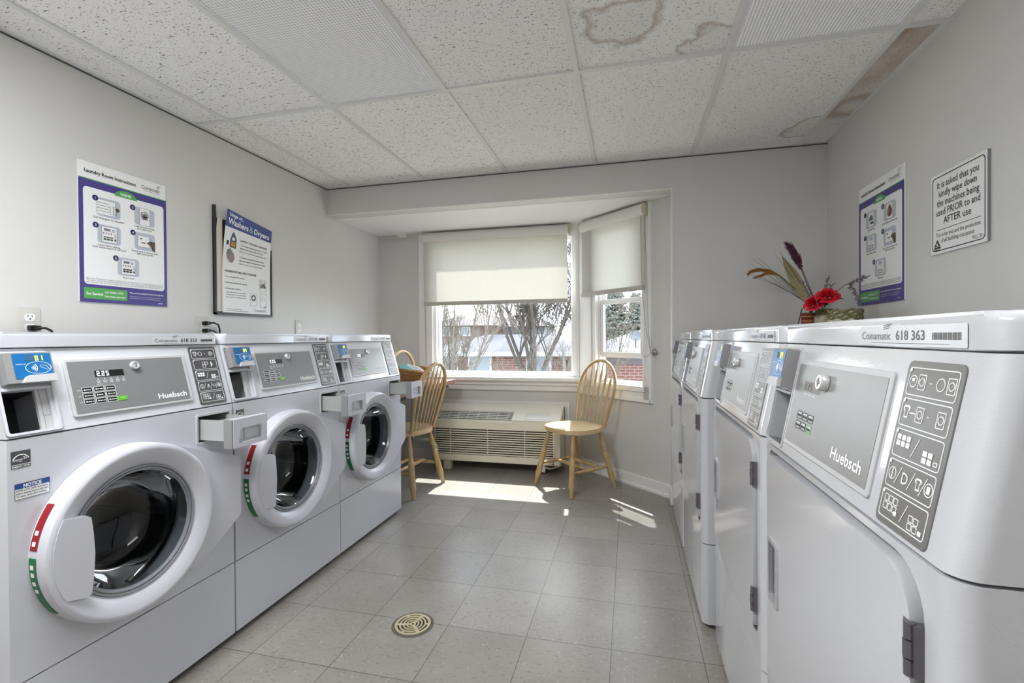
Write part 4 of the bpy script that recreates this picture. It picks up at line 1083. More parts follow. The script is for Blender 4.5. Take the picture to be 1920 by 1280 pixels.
# ------------------------------------------------------------------ floor drain
t = empty('floor_drain', (-.811, 1.671, 0)); tag(t, 'round brass drain grate set in the floor tiles', 'floor drain')
m = MB(); m.ring(circ(0, 0, .080, 40), circ(0, 0, .070, 40), 0, .0012, mat('worn_grout', '#5f5a53', .8)); m.flat(circ(0, 0, .071, 40), .0008, mat('drain_dark', '#15130f', .9)); m.obj('drain_bowl', t)
m = MB()
def gring(r0, r1): m.ring(circ(0, 0, r1, 48), circ(0, 0, r0, 48), .0005, .0042, M_BRASS)
gring(.058, .068); gring(.0445, .0515); gring(.0315, .038); gring(.019, .025); gring(.0055, .0125)
for a in (75, 195, 315):
    R = Matrix.Rotation(math.radians(a), 4, 'Z'); m.box(.01, .062, -.006, .006, .0005, .0040, M_BRASS, M=R)
for a in (15, 135, 255):
    R = Matrix.Rotation(math.radians(a), 4, 'Z'); m.box(.05, .062, -.004, .004, .0005, .0040, M_BRASS, M=R)
m.obj('grate', t)

# ------------------------------------------------------------------ wall heater / air conditioner
cream = mat('cream_plastic', '#e2dcc8', .4); creaml = mat('light_cream_plastic', '#e9e6dc', .35)
t = empty('air_conditioner', (-1.065, 3.86, 0)); tag(t, 'cream through-wall air conditioner with louvres under the bay window', 'air conditioner')
Q = Matrix.Translation((1.065, -3.86, 0))
ax0, ax1, ay0 = -1.60, -.535, 3.715
X = frame((0, 0, 0), (0, 1, 0), (0, 0, 1), (1, 0, 0))
m = MB(Q)
m.prism([(ay0+.03, .075), (ay0+.03, .427), (3.93, .512), (4.0, .512), (4.0, .075)], ax0+.002, ax1-.002, cream, .006, M=Q @ X)
m.obj('housing', t)
m = MB(Q)
m.prism([(ay0, .352), (ay0+.012, .42), (ay0+.020, .424), (ay0+.024, .352)], ax0+.004, ax1-.05, cream, .003, M=Q @ X)
m.box(ax0+.004, ax1-.05, ay0, ay0+.02, .082, .135, cream, .004)
m.box(ax1-.056, ax1+.0, ay0, 3.99, .082, .416, cream, .022, seg=4)
n = 12
for i in range(n):
    z = .142+i*(.352-.146)/(n-1)-.001
    m.prism([(ay0+.0, z), (ay0+.001, z+.0085), (ay0+.012, z+.0085), (ay0+.012, z+.001)], ax0+.006, ax1-.05, cream, M=Q @ X)
for x in (-1.45, -1.13, -.82): m.box(x-.002, x+.002, ay0+.003, ay0+.02, .13, .36, cream)
fg = m.obj('front_grille', t)
m = MB(Q); m.box(ax0+.01, ax1-.05, ay0+.0245, ay0+.026, .13, .355, mat('grille_shadow', '#26241f', .9)); m.obj('grille_backing', t, False)
m = MB(Q); m.greek(-1.105, -1.06, .384, .010, M_INKGREY, 0, 2, M=Q @ frame((0, ay0+.0035, 0), (1, 0, 0), (0, .17, .98), (0, -1, 0))); m.prism([(ay0+.004, .404), (ay0+.0055, .409), (ay0+.012, .409), (ay0+.012, .404)], -1.23, -.93, creaml, M=Q @ X); m.obj('name_plate', t, False)
# sloping top with its outlet grille and control flap
dy, dz = 3.93-(ay0+.02), .512-.425; Ls = math.hypot(dy, dz)
TP = frame((0, ay0+.02, .425), (1, 0, 0), (0, dy/Ls, dz/Ls), (0, -dz/Ls, dy/Ls))
m = MB(Q @ TP)
m.box(ax0+.0, ax1-.0, .12, Ls+.02, .0, .006, creaml, .003); m.box(-.93, ax1, -.005, .12, 0, .008, creaml, .004)
m.obj('top_cover', t)
m = MB(Q @ TP); m.box(ax0+.006, -.862, .0, .122, .0003, .0012, mat('outlet_dark', '#26272a', .7))
m.obj('outlet_throat', t, False)
m = MB(Q @ TP)
for i in range(5): m.box(ax0+.006, -.862, .006+i*.0245, .013+i*.0245, .001, .007, creaml, .001)
for i in range(9): m.box(ax0+.03+i*.085, ax0+.034+i*.085, .003, .12, .001, .0045, creaml)
m.obj('outlet_grille', t)
m = MB(Q @ TP); m.prism(rrect(-.724, .052, .205, .088, .012), .006, .013, mat('flap_white', '#e6e5e2', .3), .003, top=True); m.obj('control_flap', t)
m = MB(Q); m.tube([(-.70, 3.74, .07), (-.62, 3.76, .045), (-.56, 3.82, .05), (-.54, 3.86, .085)], .007, cream, 8); m.box(-.72, -.66, 3.74, 3.8, .02, .074, cream, .004); m.box(-1.52, -1.46, 3.74, 3.8, .0, .074, cream, .004); m.obj('sub_base', t)
m = MB(); m.box(-1.618, -.536, YBAY-.02, YBAY, .505, .545, M_TRIM, .003); m.box(-.535, -.495, YBAY-.021, YBAY, 0, .547, M_TRIM, .003); m.box(-1.66, -1.62, YBAY-.021, YBAY, 0, .547, M_TRIM, .003); m.box(-.533, -.519, YBAY-.03, YBAY-.0215, 0, .53, M_TRIM, .002); struct(m.obj('trim_4'))

# ------------------------------------------------------------------ windsor chairs
M_PINE = wood_mat('pine_wood', '#a98a58', '#c6aa7c', .32, 2)
M_PINEF = wood_mat('pine_wood_seat', '#c2a376', '#dac29a', .3, 0)
def chair_proto():
    pr = []
    add = lambda n, me, par=None, label=None: (pr.append((n, me, par, label)), len(pr)-1)[1]
    # local: faces -y, back at +y; seat top .455
    m = MB(); zs = .445
    out = []
    for i in range(40):
        a = 2*PI*i/40; c, s = math.cos(a), math.sin(a)
        x = .205*math.copysign(abs(c)**.72, c); y = .195*math.copysign(abs(s)**.8, s)
        if y > 0: x *= 1-.16*(y/.195)
        out.append((x, y))
    m.prism(out, zs-.030, zs, M_PINEF, .008, seg=3); add('seat', m.mesh('seat', ang=50))
    def turned(p0, p1, prof, n=12):
        p0, p1 = Vector(p0), Vector(p1); mm = MB(); L = len(prof)
        mm.tube([p0.lerp(p1, q) for q, r in prof], [r for q, r in prof], M_PINE, n); return mm
    LP = [(0, .013), (.10, .0135), (.2, .017), (.27, .0185), (.31, .0125), (.335, .018), (.36, .0115), (.38, .017), (.43, .021), (.6, .0195), (.78, .0215), (.84, .0215), (.87, .0165), (1, .0135)]
    legs = {}
    for (sx, sy) in ((-1, -1), (1, -1), (-1, 1), (1, 1)):
        p0 = (sx*.135, sy*.125, zs-.03); p1 = (sx*.205, sy*.205, 0); legs[(sx, sy)] = (Vector(p0), Vector(p1))
        add('leg', turned(p0, p1, LP).mesh('leg', ang=60))
    SP = [(0, .008), (.25, .0115), (.45, .0135), (.5, .015), (.55, .0135), (.75, .0115), (1, .008)]
    for sx in (-1, 1):
        a = legs[(sx, -1)][0].lerp(legs[(sx, -1)][1], .62); b = legs[(sx, 1)][0].lerp(legs[(sx, 1)][1], .62)
        add('stretcher', turned(a, b, SP).mesh('stretcher', ang=60))
    for yy in (-.05, .06): add('stretcher', turned((-.175, yy, .172), (.175, yy, .172), SP).mesh('stretcher', ang=60))
    # bow back, leaning
    lean = .26; zt = .505
    def bow(q):                                        # q 0..1
        a = PI*(q*1.30-.15)
        x = -.195*math.cos(a); z = .27+.235*math.sin(a)
        return x, z
    pts = []
    for i in range(33):
        q = i/32
        if q < .18: k = q/.18; x, z = -.150-.045*k, 0+.27*k
        elif q > .82: k = (1-q)/.18; x, z = .150+.045*k, .27*k
        else:
            a = PI*(q-.18)/.64; x, z = -.195*math.cos(a), .27+.215*math.sin(a)
        y = .150+lean*z-.0*abs(x)
        if z < .02: pass
        pts.append((x, y, zs-.012+z))
    # soften the two joints of the bow
    for _ in range(3): pts = [pts[0]]+[tuple((pts[i-1][k]+2*pts[i][k]+pts[i+1][k])/4 for k in range(3)) for i in range(1, 32)]+[pts[-1]]
    m = MB(); m.tube(pts, .0135, M_PINE, 12); add('back_bow', m.mesh('back_bow', ang=60))
    def top_at(x):
        c_ = max(-1, min(1, -x/.195)); return .27+.215*math.sqrt(max(0, 1-c_*c_))
    for i in range(6):
        xb = -.105+i*.042; xt = -.142+i*.0568
        z1 = top_at(xt)-.005
        p0 = Vector((xb, .158-.35*xb*xb, zs-.01)); p1 = Vector((xt, .150+lean*z1, zs-.012+z1))
        pr_ = [(0, .0065), (.2, .0075), (.5, .0095), (.66, .0135), (.76, .0155), (.83, .0115), (.88, .0065), (1, .006)]
        m = MB(); m.tube([p0.lerp(p1, q) for q, r in pr_], [r for q, r in pr_], M_PINE, 8, flat=.55); add('spindle', m.mesh('spindle', ang=60))
    return pr
chp = chair_proto()
def place_chair(x, y, rz, label):
    root, _ = instance(chp, 'windsor_chair', (x, y, 0), rz); return tag(root, label, 'chair', 'pine windsor chairs')
# facing direction (-.68,-.73): local -y
place_chair(-.40, 3.515, math.atan2(-.68, .73)-0, 'pine bow-back chair standing alone right of the air conditioner')
place_chair(-1.605, 3.20, -PI/2-.12, 'pine bow-back chair pulled up to the brown desk')

# ------------------------------------------------------------------ desk, basket and papers
M_DESK = wood_mat('red_brown_laminate', '#7d5048', '#94645a', .3, 1, .5)
t = empty('desk', (-1.82, 3.27, 0)); tag(t, 'red-brown table with a grey tube leg between the last washer and the window', 'table')
Q = Matrix.Translation((1.82, -3.27, 0))
m = MB(Q); m.box(-2.235, -1.43, 2.785, 3.79, .712, .746, M_DESK, .003); m.obj('table_top', t)
m = MB(Q); m.box(-2.2, -1.47, 2.81, 3.74, .682, .712, mat('desk_apron', '#4c4038', .5), .002); m.obj('apron', t)
tubem = mat('grey_tube_steel', '#b9b8b4', .3, metal=.3)
for yy in (2.95, 3.62):
    m = MB(Q)
    m.tube([(-1.66, yy, .69), (-1.66, yy, .02)] if False else [(-1.74, yy, .69), (-1.74, yy, .26)], .014, tubem, 10)
    m.tube([(-2.02, yy, 0), (-2.02, yy, .2), (-2.0, yy, .245), (-1.95, yy, .262), (-1.6, yy, .262), (-1.55, yy, .245), (-1.53, yy, .2), (-1.53, yy, 0)], .014, tubem, 10)
    m.obj('leg', t)
t = empty('wicker_basket', (-1.70, 3.36, .746), -.05); tag(t, 'wicker basket with a hooped handle holding papers on the desk', 'basket')
wk = wood_mat('wicker', '#9a6f3c', '#c79a5f', .6, 2, 1.5)
m = MB(Matrix.Diagonal(Vector((1.1, 1.15, 1, 1))))
NR = 9
def brim(a, k):                                          # oval boat shape, higher at the long ends
    rx, ry = .115+.10*k, .095+.06*k
    return (rx*math.cos(a), ry*math.sin(a), .006+(.085+.032*abs(math.sin(a))**2)*k)
for j in range(NR+1):
    k = j/NR
    pts = []
    for i in range(64):
        a = 2*PI*i/64; x, y, z = brim(a, k); q = 1+.012*math.cos(16*a+(PI if j % 2 else 0)); pts.append((x*q, y*q, z))
    m.tube(pts, .0075 if j < NR else .009, wk, 6, closed=True)
m.prism([(brim(2*PI*i/32, 0)[0], brim(2*PI*i/32, 0)[1]) for i in range(32)], .0, .008, wk)
for i in range(16):
    a = 2*PI*i/16; m.tube([brim(a, q/6) for q in range(7)], .004, wk, 5)
m.obj('basket_body', t)
m = MB(Matrix.Diagonal(Vector((1.1, 1.15, 1, 1)))); hp = []
for i in range(21):
    a = PI*i/20; hp.append((.03*math.cos(a)*0, .156*math.cos(a), .105+.145*math.sin(a)))
m.tube(hp, .011, mat('pale_cane', '#d3b284', .5, noise=.1, nscale=60), 8); m.obj('handle', t)
rp = Matrix.Translation((-1.71, 3.36, .758))
def paper(name, M, w, h, th, mt, label, cat, extra=None):
    m = MB(M); m.box(-w/2, w/2, -h/2, h/2, 0, th, mt)
    if extra: extra(m, th)
    return tag(m.obj(name, smooth=False), label, cat)
paper('booklet', rp @ Matrix.Translation((.05, .01, .105)) @ Matrix.Rotation(.28, 4, 'Y') @ Matrix.Rotation(.5, 4, 'Z'), .13, .17, .007, mat('teal_cover', '#5aa2a6', .4), 'teal-covered booklet lying in the wicker basket', 'booklet')
paper('sheet_of_paper', rp @ Matrix.Translation((.07, -.03, .085)) @ Matrix.Rotation(.2, 4, 'Y') @ Matrix.Rotation(1.0, 4, 'Z'), .17, .21, .004, M_PAPER, 'white sheet under the teal booklet in the wicker basket', 'paper')
def stripes(m, th):
    for i in range(6): m.flat([(-.04+i*.014, -.045), (-.034+i*.014, -.045), (-.034+i*.014, .045), (-.04+i*.014, .045)], th+.0004, M_INK)
paper('striped_card', rp @ Matrix.Translation((.145, -.05, .115)) @ Matrix.Rotation(.35, 4, 'Y') @ Matrix.Rotation(.9, 4, 'Z'), .10, .11, .002, M_PAPER, 'white card with dark stripes at the edge of the basket', 'card', stripes)
paper('loose_paper', Matrix.Translation((-1.50, 3.02, .747)) @ Matrix.Rotation(.1, 4, 'Z'), .10, .22, .003, M_PAPER, 'white paper lying on the front edge of the desk', 'paper')

# ------------------------------------------------------------------ flowers, jug and planter on the dryers
ZD = ZTOP+.001
cer = mat('speckled_stoneware', '#b6b09b', .35, noise=.18, nscale=45); cerg = mat('mossy_glaze', '#7d7a52', .5, noise=.35, nscale=70, bump=.8, bscale=90); cerc = mat('cream_glaze', '#d8d4c2', .35, noise=.06, nscale=50)
redv = mat('red_wicker_vase', '#8d3a2c', .6, noise=.3, nscale=80)
VX, VY = .98, 2.79
t = empty('stoneware_jug', (VX, VY, ZD)); tag(t, 'mottled stoneware jug holding dried stems on the dryer tops', 'jug')
m = MB(Matrix.Scale(.9, 4)); m.lathe([(1e-5, 0), (.040, 0), (.045, .01), (.052, .04), (.054, .07), (.048, .10), (.040, .118), (.042, .125), (.036, .124), (.034, .11), (1e-5, .09)], cer, 32)
m.obj('body', t)
m = MB(Matrix.Scale(.9, 4)); m.lathe([(.0495, .085), (.0525, .088), (.050, .104), (.0435, .121), (.0415, .121)], cerg, 32); m.obj('glaze_band', t)
m = MB(Matrix.Scale(.9, 4)); m.tube([(.02, -.048, .075), (.025, -.072, .078), (.028, -.080, .05), (.02, -.07, .025), (.012, -.05, .02)], .008, cer, 8); m.obj('handle', t)
t = empty('red_vase', (.912, 2.815, ZD)); tag(t, 'small red-brown woven vase left of the stoneware jug', 'vase')
m = MB(Matrix.Diagonal(Vector((.78, .78, .74, 1))))
for j in range(12):
    z = .006+j*.0105
    m.tube([((.034+.003*math.cos(10*2*PI*i/40+(PI if j % 2 else 0)))*math.cos(2*PI*i/40), (.034+.003*math.cos(10*2*PI*i/40+(PI if j % 2 else 0)))*math.sin(2*PI*i/40), z) for i in range(40)], .0058, redv if j % 3 else mat('tan_weave', '#b98a62', .6), 6, closed=True)
m.prism(circ(0, 0, .033, 20), 0, .004, redv); m.obj('woven_body', t)
t = empty('planter', (.985, 2.56, ZD)); tag(t, 'cream ribbed planter with a mossy rim right of the stoneware jug', 'planter')
m = MB(); m.lathe([(1e-5, 0), (.055, 0), (.060, .006), (.064, .05), (.066, .088), (.060, .088), (.056, .04), (1e-5, .03)], cerc, 36)
for i in range(18):
    a = 2*PI*i/18; m.tube([(.0605*math.cos(a), .0605*math.sin(a), .008), (.0648*math.cos(a), .0648*math.sin(a), .055)], .0022, cerc, 5)
m.obj('body', t)
m = MB(); r_ = random.Random(4)
for j in range(4):
    m.tube([((.0655+.003*math.sin(9*a+j*1.7))*math.cos(a), (.0655+.003*math.sin(9*a+j*1.7))*math.sin(a), .056+j*.011+.005*math.sin(7*a+j*2)) for a in [2*PI*i/60 for i in range(60)]], .0065, cerg, 6, closed=True)
m.obj('mossy_rim', t)
def rose(x, y, z, s, tilt, label, seed):
    t = empty('red_rose', (x, y, z)); tag(t, label, 'flower', 'red roses'); t.rotation_euler = tilt
    r = random.Random(seed); red = mat('rose_red', '#d41230', .55, noise=.12, nscale=40)
    m = MB()
    for ringn, (cnt, rad, hgt, open_) in enumerate(((3, .010, .030, .1), (4, .018, .030, .3), (5, .028, .026, .6), (6, .038, .018, 1.0), (6, .046, .008, 1.35))):
        for k in range(cnt):
            a0 = 2*PI*k/cnt+ringn*.6+r.uniform(-.1, .1); wdt = 2*PI/cnt*.72
            v = []; N, K = 6, 4
            for i in range(K+1):
                for j in range(N+1):
                    a = a0+wdt*(j/N-.5)*2*.62; e = i/K; rr = (rad*.35+rad*.75*e**.8+.006*open_*e**3)*s
                    edge = 1-abs(j/N-.5)*.5
                    zz = (-.012+(hgt+.018)*e*edge - .014*open_*e**3)*s
                    v.append((rr*math.cos(a), rr*math.sin(a), zz))
            f = [(i*(N+1)+j, i*(N+1)+j+1, (i+1)*(N+1)+j+1, (i+1)*(N+1)+j) for i in range(K) for j in range(N)]
            m.geo(v, f, red)
    m.obj('petals', t, ang=80)
    m = MB(); lf = mat('dark_leaf', '#29382c', .5)
    for k in range(4):
        a = k*1.6+.4; c, s_ = math.cos(a), math.sin(a)
        m.geo([(.02*c*s, .02*s_*s, -.012*s), ((.045*c-.014*s_)*s, (.045*s_+.014*c)*s, -.016*s), (.075*c*s, .075*s_*s, -.024*s), ((.045*c+.014*s_)*s, (.045*s_-.014*c)*s, -.012*s)], [(0, 1, 2, 3)], lf)
    m.tube([(0, 0, -.01*s), (.002, 0, -.06)], .003, lf, 6)
    m.obj('leaves', t)
rose(.906, 2.715, 1.262, .88, (.55, -.75, 0), 'red rose on the left, lower of the two, over the red vase', 3)
rose(.946, 2.655, 1.292, .95, (.45, -.55, .5), 'red rose on the right, higher of the two, over the jug', 8)
# dried stems: everything in world coordinates, rooted in the jug
root = Vector((VX-.02, VY-.0, ZD+.09))
def curve(p0, p1, sag, n=12, side=(0, 0, 1)):
    p0, p1 = Vector(p0), Vector(p1); s = Vector(side)
    return [p0.lerp(p1, i/n)+s*(sag*4*(i/n)*(1-i/n)) for i in range(n+1)]
straw = mat('dry_stem', '#6f6a4b', .7); darkst = mat('dark_stem', '#4a4238', .7); tan = mat('tan_wheat', '#96662f', .7, noise=.2, nscale=60); purp = mat('purple_plume', '#54283f', .8, noise=.3, nscale=50); grey = mat('grey_lavender', '#6d6870', .7); olive = mat('olive_leaf', '#928a6b', .6)
def P_(x, y, z): return Vector((x, y, z))
def smooth(pts, n=8):
    pts = [Vector(p) for p in pts]; out = []
    for i in range(len(pts)-1):
        a, b, c, d = pts[max(0, i-1)], pts[i], pts[i+1], pts[min(len(pts)-1, i+2)]
        for k in range(n):
            t = k/n; out.append(.5*((2*b)+(c-a)*t+(2*a-5*b+4*c-d)*t*t+(3*b-a-3*c+d)*t*t*t))
    return out+[pts[-1]]
def plume(name, way, q0, col, stem, label, r0, hairs, hl, seed, spread=.33):
    t = empty(name, root); tag(t, label, 'dried stem', 'dried stems in the jug'); Q = Matrix.Translation(-root)
    r = random.Random(seed); pts = smooth([root]+way, 10); N = len(pts)-1
    m = MB(Q); m.tube(pts, .0025, stem, 6); m.obj('stem', t)
    m = MB(Q)
    for i in range(hairs):
        q = q0+(1-q0)*r.random()**1.1; k = min(N-1, int(q*N)); b = pts[k].lerp(pts[k+1], q*N-k); axis = (pts[k+1]-pts[k]).normalized()
        d = (axis+Vector((r.uniform(-1, 1), r.uniform(-1, 1), r.uniform(-1, 1)))*spread).normalized()
        e = (q-q0)/(1-q0); o = Vector((r.uniform(-1, 1), r.uniform(-1, 1), r.uniform(-1, 1)))*r0*math.sin(PI*min(1, e*.8+.2))
        L = hl*r.uniform(.6, 1.2)*(1-.45*e)
        m.tube([b+o, b+o+d*L*.5, b+o+d*L+Vector((0, 0, -.08*L))], [.0014, .0011, .0004], col, 4)
    m.obj('plume', t)
    return t
plume('purple_plume', [P_(.905, 2.80, 1.36), P_(.885, 2.84, 1.459), P_(.862, 2.87, 1.54), P_(.842, 2.89, 1.585)], .48, purp, darkst, 'tall purple grass plume in the jug', .016, 420, .06, 1, .28)
plume('wheat_plume', [P_(.808, 2.92, 1.42), P_(.739, 3.0, 1.47), P_(.70, 3.03, 1.470), P_(.686, 3.05, 1.462)], .26, tan, straw, 'brown drooping grass plume leaning far left from the jug', .008, 220, .045, 2, .2)
plume('wheat_plume', [P_(.83, 2.90, 1.40), P_(.774, 2.96, 1.444), P_(.735, 3.0, 1.44), P_(.71, 3.03, 1.433)], .30, tan, straw, 'lower brown grass plume drooping left from the jug', .006, 140, .04, 3, .2)
for i, (tip, sag, lab) in enumerate((((.722, 3.05, 1.557), .0, 'thin dark grass stem, upper of those leaning far left'), ((.70, 3.05, 1.547), .004, 'thin dark grass stem just below the upper far left one'), ((.69, 3.05, 1.515), .008, 'thin grass stem between the upper stems and the brown plumes'), ((.648, 3.06, 1.469), .03, 'thin grass stem lowest of those leaning far left'), ((.70, 3.03, 1.43), .028, 'thin stem right beneath the lower brown plume'),
                     ((.825, 2.98, 1.567), .0, 'thin grass stem upright between the brown and purple plumes'), ((.808, 3.0, 1.554), .0, 'thin forked grass stem left of the pale leaf'), ((.859, 2.9, 1.612), .0, 'thin hair-like stem rising past the purple plume'))):
    m = MB(Matrix.Translation(-root)); m.tube(curve(root, tip, sag), [.0022-.0016*k/12 for k in range(13)], darkst if i % 2 else straw, 5)
    o = m.obj('grass_stem'); o.location = root; tag(o, lab, 'dried stem', 'dried stems in the jug')
# pale pointed leaf
m = MB(Matrix.Translation(-root)); a, b = P_(.895, 2.79, 1.26), P_(.842, 3.0, 1.545); d = (b-a); side = Vector((.75, -.25, .1)).normalized()
v = []; N = 10
for i in range(N+1):
    q = i/N; wd = .030*math.sin(PI*min(1, q*1.02))**.8 if 0 < q < 1 else .001
    c = a+d*q+Vector((.012*math.sin(PI*q), 0, -.01*math.sin(PI*q)))
    v += [c-side*wd, c+Vector((0, .004, .004)), c+side*wd]
m.geo(v, [(3*i+k, 3*i+k+1, 3*i+k+4, 3*i+k+3) for i in range(N) for k in (0, 1)], olive); o = m.obj('dried_leaf'); o.location = root; tag(o, 'pale olive dried leaf standing left of the purple plume', 'dried leaf')
def sprig(tip, sag, seed, label, f0=.55, dens=26, col=grey):
    t = empty('lavender_sprig', root); tag(t, label, 'dried stem', 'dried stems in the jug'); r = random.Random(seed)
    pts = smooth(tip, 5) if isinstance(tip, list) else curve(root, tip, sag, 16)
    m = MB(Matrix.Translation(-root)); m.tube(pts, .0018, straw, 5); m.obj('stem', t)
    m = MB(Matrix.Translation(-root)); n = len(pts)-1
    for i in range(dens):
        q = f0+(1-f0)*i/(dens-1); k = min(n-1, int(q*n)); p = Vector(pts[k]).lerp(Vector(pts[k+1]), q*n-k)
        ax = (Vector(pts[k+1])-Vector(pts[k])).normalized()
        dd = (ax*.6+Vector((r.uniform(-1, 1), r.uniform(-1, 1), r.uniform(-1, 1)))).normalized()
        L = r.uniform(.012, .024); m.tube([p, p+dd*L*.5, p+dd*L], [.0010, .0028, .0006], col, 5)
    m.obj('florets', t)
sprig([root, P_(.962, 2.64, 1.285), P_(.987, 2.55, 1.332), P_(.998, 2.52, 1.315), P_(1.005, 2.48, 1.272), P_(1.007, 2.45, 1.232)], 0, 5, 'grey lavender sprig arching right over the planter', .5, 46)
sprig([P_(.987, 2.55, 1.332), P_(1.003, 2.50, 1.343), P_(1.012, 2.47, 1.345), P_(1.021, 2.45, 1.353)], 0, 15, 'grey lavender tip reaching in front of the purple sign', .05, 34)
sprig((.961, 2.68, 1.385), 0, 6, 'upright grey lavender sprig behind the right rose', .55, 16)
sprig((.968, 2.655, 1.345), 0, 7, 'short grey sprig beside the upright one', .6, 10)
sprig((.87, 2.76, 1.37), 0, 9, 'grey sprig at the foot of the purple plume', .5, 18)
m = MB(Matrix.Translation(-root)); m.tube([root, P_(.90, 2.79, 1.262), P_(.878, 2.80, 1.23), P_(.863, 2.825, ZD+.004)], .0026, darkst, 6); o = m.obj('drooping_stem'); o.location = root; tag(o, 'dark stem bending down to the dryer top left of the red vase', 'dried stem')

# ------------------------------------------------------------------ out of doors
M_BRICK = brick_mat('red_brick', '#4f302f', '#593a37', '#695f58')
M_SHINGLE = shingle_mat('pale_shingle', '#2f2d31', '#373539'); M_SHINGLE2 = shingle_mat('brown_shingle', '#473e3d', '#504847')
M_SIDING = mat('grey_siding', '#454344', .8); M_OUTW = mat('outdoor_white', '#7f8183', .6); M_OUTG = mat('outdoor_glass', '#4d565c', .15)
M_BARK = mat('grey_bark', '#38322d', .9, noise=.25, nscale=9); M_TWIG = mat('pale_twig', '#4c453c', .9, noise=.2, nscale=9)
M_LAWN = mat('winter_lawn', '#83806a', .95, noise=.15, nscale=2)
GZ = -2.3
m = MB(); m.box(-60, 40, 5.5, 90, GZ-.3, GZ, M_LAWN); struct(m.obj('ground', smooth=False), 'winter lawn')
def hip(m, x0, x1, y0, y1, ze, zr, mt, over=.35, inset=None):
    a, b, c, d = x0-over, x1+over, y0-over, y1+over; yc = (c+d)/2; k = inset if inset is not None else (d-c)/2
    v = [(a, c, ze), (b, c, ze), (b, d, ze), (a, d, ze), (a+k, yc, zr), (b-k, yc, zr)]
    m.geo(v, [(0, 1, 5, 4), (1, 2, 5), (2, 3, 4, 5), (3, 0, 4), (0, 3, 2, 1)], mt)
def win(x0, x1, z0, z1, y, parent, loc):
    Q = Matrix.Translation(-Vector(loc))
    m = MB(Q); t = .09; m.ring([(x0-t, z0-t), (x1+t, z0-t), (x1+t, z1+t), (x0-t, z1+t)], [(x0, z0), (x1, z0), (x1, z1), (x0, z1)], 0, .05, M_OUTW, M=Q @ frame((0, y, 0), (1, 0, 0), (0, 0, 1), (0, -1, 0)))
    f = m.obj('house_window', parent, False)
    m = MB(Q); m.box(x0, x1, y-.03, y-.01, z0, z1, M_OUTG); m.obj('glass', f, False)
    return f
loc = (-4.6, 18, GZ); h = empty('bungalow', loc); tag(h, 'red brick bungalow with pale shingled hip roof straight across the yard', 'house'); Q = Matrix.Translation(-Vector(loc))
m = MB(Q); m.box(-7.2, -2.0, 16, 21, GZ, .5, M_BRICK); m.obj('wall', h, False)
m = MB(Q); hip(m, -7.2, -1.6, 16, 21.2, .58, 1.22, M_SHINGLE, .3, 1.9); m.obj('roof', h, False)
m = MB(Q); m.box(-7.5, -1.7, 15.66, 15.74, .46, .6, M_OUTW); m.tube([(-2.12, 15.8, .5), (-2.12, 15.9, .3), (-2.12, 15.93, GZ)], .05, M_OUTW, 8); m.obj('gutter', h)
win(-5.45, -4.75, -.08, .42, 16, h, loc); win(-3.35, -2.65, -.08, .42, 16, h, loc); win(-6.5, -6.0, -.08, .42, 16, h, loc)
loc = (.6, 17, GZ); h = empty('brick_house', loc); tag(h, 'red brick house wing with pale roof and satellite dish seen through the narrow window', 'house'); Q = Matrix.Translation(-Vector(loc))
m = MB(Q); m.prism([(-1.45, GZ), (3.4, GZ), (3.4, .56), (-1.45, .56)], 0, 1.4, M_BRICK, M=Q @ frame((0, 15.4, 0), (1, 0, 0), (0, 0, 1), (0, -1, 0))); m.obj('wall', h, False)
m = MB(Q); m.box(-1.47, 3.42, 13.96, 14.0, .30, .60, M_SIDING); m.obj('siding_band', h, False)
m = MB(Q); m.geo([(-1.55, 13.6, .66), (3.6, 13.6, .80), (3.6, 15.5, 1.45), (.4, 15.5, 1.32), (-1.55, 15.5, .72)], [(0, 1, 2, 3, 4)], shingle_mat('white_shingle', '#626064', '#6c6a6d')); m.geo([(-1.55, 13.6, .58), (3.6, 13.6, .72), (3.6, 13.6, .80), (-1.55, 13.6, .66)], [(0, 1, 2, 3)], M_OUTW); m.obj('roof', h, False)
t = empty('satellite_dish', (.17, 14.0, .84)); tag(t, 'grey satellite dish on the roof edge seen through the narrow window', 'satellite dish')
m = MB(Matrix.Translation((0, 0, .26)) @ Matrix.Rotation(1.3, 4, 'X')); m.lathe([(1e-5, .02), (.09, .03), (.16, .06), (.165, .062), (.158, .052), (.09, .015), (1e-5, .005)], mat('dish_grey', '#50545b', .5), 24); m.obj('dish', t)
m = MB(); m.tube([(0, .02, -.08), (0, .02, .12), (0, 0, .24)], .02, M_SIDING, 8); m.tube([(0, -.02, .1), (.0, -.22, .2)], .012, M_SIDING, 6); m.obj('mast', t)
loc = (-9.5, 33, GZ); h = empty('two_storey_house', loc); tag(h, 'brown-roofed two-storey house far behind the bungalow on the left', 'house'); Q = Matrix.Translation(-Vector(loc))
m = MB(Q); m.box(-12.6, -9.6, 30, 36, GZ, 1.9, mat('pink_brick', '#564946', .9)); m.obj('wall', h, False)
m = MB(Q); hip(m, -12.6, -8.9, 30, 36, 1.9, 2.75, M_SHINGLE2, .4, .9); m.obj('roof', h, False)
win(-10.9, -10.3, 1.3, 1.75, 30, h, loc); win(-12.2, -11.7, 1.3, 1.75, 30, h, loc)
loc = (-8.8, 39.5, GZ); h = empty('sided_house', loc); tag(h, 'grey-sided house far behind, right of the brown-roofed one', 'house'); Q = Matrix.Translation(-Vector(loc))
m = MB(Q); m.box(-11.1, -6.5, 37, 42, GZ, 1.97, mat('grey_lap_siding', '#55555b', .8)); m.obj('wall', h, False)
m = MB(Q); hip(m, -11.1, -6.5, 37, 42, 1.97, 2.95, M_SHINGLE2, .4, 1.7); m.obj('roof', h, False)
win(-8.96, -8.32, 1.2, 1.85, 37, h, loc)

